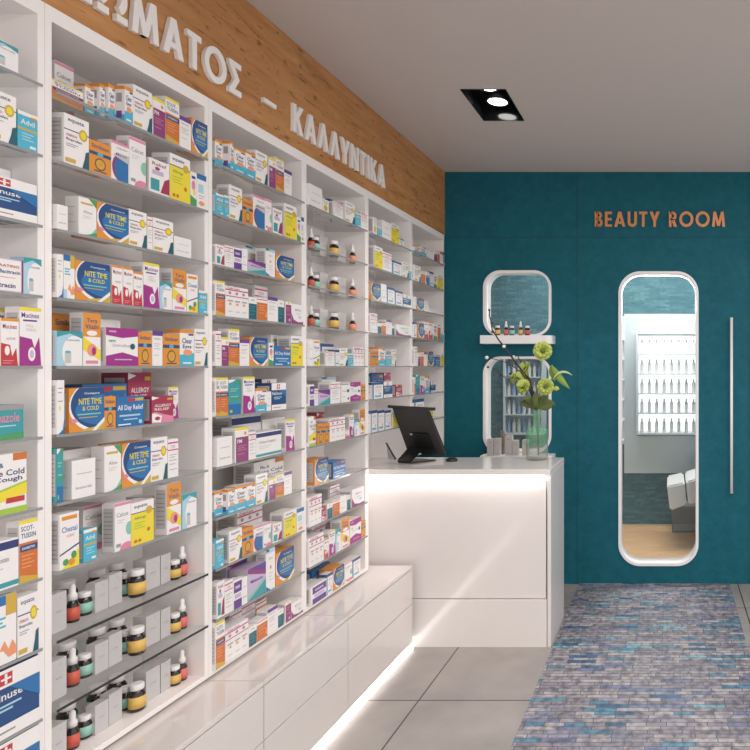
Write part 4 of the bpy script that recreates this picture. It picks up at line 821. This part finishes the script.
twig([Z(345, 380, .02), Z(400, 300), Z(430, 270)], .004, .002, STG, 'stem')
leaf([Z(408, 225), Z(430, 280), Z(500, 345)], .045); leaf([Z(412, 300, -.01), Z(440, 250, -.02), Z(480, 250, -.03), Z(512, 278, -.03)], .014, mat('pale_leaf', (196, 206, 150), .5)); leaf([Z(410, 222, .01), Z(404, 262, .01), Z(425, 305)], .04)
twig([Z(350, 400, .02), Z(400, 360), Z(420, 348)], .003, .002, STG, 'stem'); leaf([Z(415, 346), Z(430, 338), Z(447, 346)], .03, mat('yellow_bud_leaf', (190, 190, 90), .5))
for pts, w_ in (([Z(325, 450), Z(290, 400), Z(245, 425)], .05), ([Z(325, 440), Z(300, 380, -.03), Z(262, 390, -.04)], .045), ([Z(345, 445), Z(370, 390), Z(428, 425)], .05), ([Z(345, 440, -.02), Z(390, 440, -.03), Z(415, 405, -.03)], .05), ([Z(340, 420), Z(360, 380, -.02), Z(395, 388, -.02)], .04), ([Z(330, 440, -.02), Z(318, 400, -.05), Z(335, 350, -.05)], .04), ([Z(320, 440, .03), Z(300, 415, .04), Z(278, 425, .04)], .04)):
    leaf(pts, w_, DLEAF)

for pts, w_ in (([Z(300, 330, -.02), Z(270, 300, -.04), Z(228, 332, -.05)], .055), ([Z(270, 300, .01), Z(235, 265, .01), Z(196, 290, .0)], .05), ([Z(300, 345, .0), Z(285, 330, -.02), Z(240, 300, -.02)], .05), ([Z(290, 300, .03), Z(255, 240, .02), Z(262, 210, .02)], .05)):
    leaf(pts, w_, PET)

# till screen on its stand
ps = thing('till_screen', 'black tilted till screen on a folded stand on the counter', 'monitor', (-1.63, 3.99, CT))
o0 = Vector((-1.63, 3.99, CT))
zt = lambda zx, zy, Y: P(365+zx/6.522, 390+zy/6.522, Y)-o0
TLp, TRp = zt(183, 112, 3.85), zt(405, 118, 3.85); BLp, BRp = zt(285, 398, 4.08), zt(528, 420, 4.08)
nrm = (TRp-TLp).cross(BLp-TLp).normalized()
if nrm.y > 0: nrm = -nrm
def slab(nm, quad, t0, t1, m, par=None):
    bm = bmesh.new(); lo = [bm.verts.new(q_+nrm*t0) for q_ in quad]; hi = [bm.verts.new(q_+nrm*t1) for q_ in quad]
    bm.faces.new(lo[::-1]); bm.faces.new(hi)
    for i in range(4): bm.faces.new((lo[i], lo[(i+1) % 4], hi[(i+1) % 4], hi[i]))
    bmesh.ops.recalc_face_normals(bm, faces=bm.faces); bmesh.ops.bevel(bm, geom=list(bm.edges), offset=.002, segments=2, affect='EDGES')
    return link(nm, bm, m, par or ps)
slab('rear_housing', [TLp, TRp, BRp, BLp], -.012, .014, DARKP)
SCR = mat('black_screen_glass', (16, 17, 20), .08)
lerp = lambda a, b_, t: a+(b_-a)*t
slab('screen', [lerp(TLp, BLp, .03), lerp(TRp, BRp, .03), lerp(TRp, BRp, .96), lerp(TLp, BLp, .96)], -.018, -.0125, SCR)
bm = bmesh.new(); a_, b2 = zt(150, 112, 3.845), zt(452, 122, 3.845)
add_prism(bm, [(a_.x, a_.z-.004), (b2.x, b2.z-.012), (b2.x, b2.z+.006), (a_.x, a_.z+.012)], lambda u, v, d: (u, d, v), a_.y-.006, a_.y+.02); bmesh.ops.recalc_face_normals(bm, faces=bm.faces)
link('top_bezel', bm, DARKP, ps)
c1 = lerp(lerp(TLp, TRp, .28), lerp(BLp, BRp, .28), .55)
bm = bmesh.new(); add_lathe(bm, [(.009, 0), (.009, .002)], seg=18); o = link('round_badge', bm, STEEL, ps); o.location = c1+nrm*.0145; o.rotation_mode = 'QUATERNION'; o.rotation_quaternion = nrm.to_track_quat('Z', 'Y')
q1 = [lerp(lerp(TLp, TRp, u), lerp(BLp, BRp, u), v) for u, v in ((.35, .5), (.78, .5), (.80, .85), (.30, .85))]
slab('mount_plate', q1, .0145, .026, BLACK)
def plate(nm, a4, th, m):
    bm = bmesh.new(); v3 = [Vector(x) for x in a4]; nn = (v3[1]-v3[0]).cross(v3[3]-v3[0]).normalized()*th
    lo = [bm.verts.new(x) for x in v3]; hi = [bm.verts.new(x+nn) for x in v3]
    bm.faces.new(lo[::-1]); bm.faces.new(hi)
    for i in range(4): bm.faces.new((lo[i], lo[(i+1) % 4], hi[(i+1) % 4], hi[i]))
    bmesh.ops.recalc_face_normals(bm, faces=bm.faces); link(nm, bm, m, ps)
def atz(zx, zy, z): # point on a horizontal plane z seen at the zoom pixel
    py = 390+zy/6.522; Y = F*(CH-z)/(py-VY); return P(365+zx/6.522, py, Y)-o0
f0, f1 = atz(215, 474, CT+.001), atz(300, 480, CT+.001)
plate('stand_base', [f0, f1, atz(462, 461, CT+.001), atz(330, 452, CT+.001)], .008, BLACK)
j = lerp(lerp(TLp, TRp, .12), lerp(BLp, BRp, .12), .86)+nrm*.015; j2 = lerp(lerp(TLp, TRp, .50), lerp(BLp, BRp, .50), .86)+nrm*.015
plate('stand_arm', [f0+Vector((0, 0, .008)), f1+Vector((0, 0, .008)), j2, j], .010, BLACK)
# card reader / phone on a small easel
ph = thing('phone_stand', 'small silver phone leaning on a little easel at left end of counter', 'phone stand', (-1.775, 4.0, CT))
o1 = Vector((-1.775, 4.0, CT)); h_ = lambda zx, zy, Y: P(365+zx/6.522, 390+zy/6.522, Y)-o1
bm = bmesh.new(); add_tube(bm, [h_(138, 345, 3.97), h_(200, 452, 4.02)], .0055, 8); link('phone', bm, DARKP, ph)
bm = bmesh.new(); v4 = [h_(140, 350, 3.985), h_(196, 440, 4.03), h_(196, 460, 4.03), h_(150, 455, 4.03)]
for q_ in v4: q_.z = max(q_.z, .001)
lo = [bm.verts.new(x) for x in v4]; hi = [bm.verts.new(x+Vector((0, .006, 0))) for x in v4]
bm.faces.new(lo[::-1]); bm.faces.new(hi)
for i in range(4): bm.faces.new((lo[i], lo[(i+1) % 4], hi[(i+1) % 4], hi[i]))
bmesh.ops.recalc_face_normals(bm, faces=bm.faces); link('easel', bm, STEEL, ph)
# mouse
bm = bmesh.new(); bmesh.ops.create_uvsphere(bm, u_segments=20, v_segments=12, radius=1)
for v in bm.verts:
    v.co = Vector((v.co.x*.038, v.co.y*.05, max(v.co.z, 0)*.024+.0005))
bmesh.ops.remove_doubles(bm, verts=bm.verts, dist=1e-5)
mo = thing('computer_mouse', 'small black computer mouse on the counter right of the till screen', 'mouse', ((454-VX)*4.08/F, 4.04, CT), .5)
link('shell', bm, DARKP, mo, True)
bm = bmesh.new(); add_tube(bm, [(0, -.03, .0195), (0, -.012, .026)], .0035, 8); link('scroll_wheel', bm, BLACK, mo)

# ---------------------------------------------------------------- the beauty room seen through the openings
GREYW = mat('pale_grey_panel', (206, 214, 218), .4)
LITW = mat('lit_niche_back', (250, 248, 244), .6, emit=(1, .97, .93), es=.85)
WB = mat('white_product_bottle', (240, 238, 238), .4); BB = mat('pale_blue_bottle', (150, 176, 214), .4)
def display(name, label, x0, x1, z0, z1, ya, rows, nb_, m_back, groupname, lit=True):
    t = thing(name, label, 'display shelf', (x0, ya, 0))
    w_ = x1-x0; dpt = Y2-ya-.002
    box('frame', (0, 0, z0-.02), (w_, dpt, z0), GREYW, t); box('frame', (0, 0, z1), (w_, dpt, z1+.02), GREYW, t)
    box('frame', (-.02, 0, z0-.02), (0, dpt, z1+.02), GREYW, t); box('frame', (w_, 0, z0-.02), (w_+.02, dpt, z1+.02), GREYW, t)
    box('back_panel', (0, dpt-.01, z0), (w_, dpt, z1), m_back, t)
    dz = (z1-z0)/rows
    bm0 = bmesh.new(); add_lathe(bm0, [(.016, 0), (.018, .003), (.018, dz*.5), (.008, dz*.58), (.008, dz*.72)], seg=10)
    me = bpy.data.meshes.new('bottle'); bm0.to_mesh(me); bm0.free(); me.materials.append(WB)
    me2 = me.copy(); me2.materials.clear(); me2.materials.append(BB)
    for r_ in range(rows):
        z = z0+dz*r_
        if r_: box('shelf', (0, .0, z-.012), (w_, dpt-.01, z), GREYW, t)
        for k in range(nb_):
            o = bpy.data.objects.new('bottle', me if lit or (k+r_) % 3 else me2); COL.objects.link(o)
            o.location = (x0+w_*(k+.5)/nb_, ya+.06, z+.0005)
            tag(o, 'small %s bottle in row %s up, place %s of the %s' % ('white' if lit or (k+r_) % 3 else 'pale blue', NTH[r_], NTH[k], groupname), 'bottle', 'bottles on the '+groupname)
    return t
sD = F/6.45
def bx_(x): return (x-VX)/sD
def bz_(y): return CH-(y-VY)/sD
display('lit_display_shelf', 'brightly lit white display shelf seen through the tall rounded window', bx_(638), bx_(705), bz_(433), bz_(334), 6.45, 5, 9, LITW, 'lit display')
display('product_display_shelf', 'white product display seen through the lower square window', bx_(505), bx_(541), bz_(433), bz_(358), 6.45, 4, 7, GREYW, 'left display', False)
bm = bmesh.new(); add_box(bm, (bx_(623.5), 6.56, bz_(475)), (bx_(636), 6.635, bz_(313))); add_box(bm, (bx_(636), 6.56, bz_(475)), (bx_(760), 6.635, bz_(437))); add_box(bm, (bx_(636), 6.56, bz_(335)), (bx_(760), 6.635, bz_(313)))
tag(link('wall_panel', bm, GREYW), 'large pale grey wall panel around the lit display in the beauty room', 'wall panel')
area('display_fill_light', (bx_(668), 6.3, 2.3), (math.radians(-50), 0, 0),   .6, .1, 10, (1, .98, .95))  # extra light without a fixture, added to whiten the display bottles
# treatment bed end
bd = thing('treatment_bed', 'white padded end of a treatment bed inside the beauty room', 'treatment bed', (.18, 5.95, 0), math.radians(0))
sB = F/6.0
def bq_(x, y, Y=6.0): return P(x, y, Y)-Vector((.18, 5.95, 0))
for nm, qd in (('headrest', ((667, 481), (684, 477.5), (686, 499), (670, 505))), ('mattress', ((685.5, 477), (735, 461), (735, 487), (687.5, 499)))):
    bm = bmesh.new(); pp = [bq_(*c_) for c_ in qd]
    add_prism(bm, [(p_.x, p_.z) for p_ in pp], lambda u, v, d: (u, d, v), -.2, .35); bmesh.ops.recalc_face_normals(bm, faces=bm.faces)
    bmesh.ops.bevel(bm, geom=list(bm.edges), offset=.015, segments=2, affect='EDGES'); link(nm, bm, FRAMEW, bd)
bm = bmesh.new(); add_box(bm, (.25, -.1, .0), (.42, .2, .34), 0, .01); add_box(bm, (.30, 0, .34), (.37, .1, bq_(715, 488).z)); link('pedestal', bm, FRAMEW, bd)
cb = thing('low_cabinet', 'low grey cabinet on the wooden floor of the beauty room', 'cabinet', (0, 6.3, 0))
sC = F/6.3
x0 = (672-VX)/sC
GREYC = mat('grey_cabinet', (120, 120, 124), .5)
box('body', (x0, 0, 0), (x0+.62, .3, .26), GREYC, cb, .003); box('plinth_strip', (x0+.01, -.006, .02), (x0+.6, -.0005, .09), mat('mid_grey_plinth', (150, 150, 152), .5), cb)
# side rack at the left edge of the tall window
rk = thing('wall_rack', 'narrow vertical rack with small bottles at left edge of the tall window', 'rack', (-.62, 6.0, 0))
box('side_panel', (0, 0, .9), (.02, .3, 2.2), GREYW, rk); box('back_panel', (.02, .28, .9), (.17, .3, 2.2), GREYW, rk)
for i in range(6): box('shelf', (.02, .0, .95+.2*i), (.17, .28, .962+.2*i), GREYW, rk)
print('CARTONS', ncart[0])
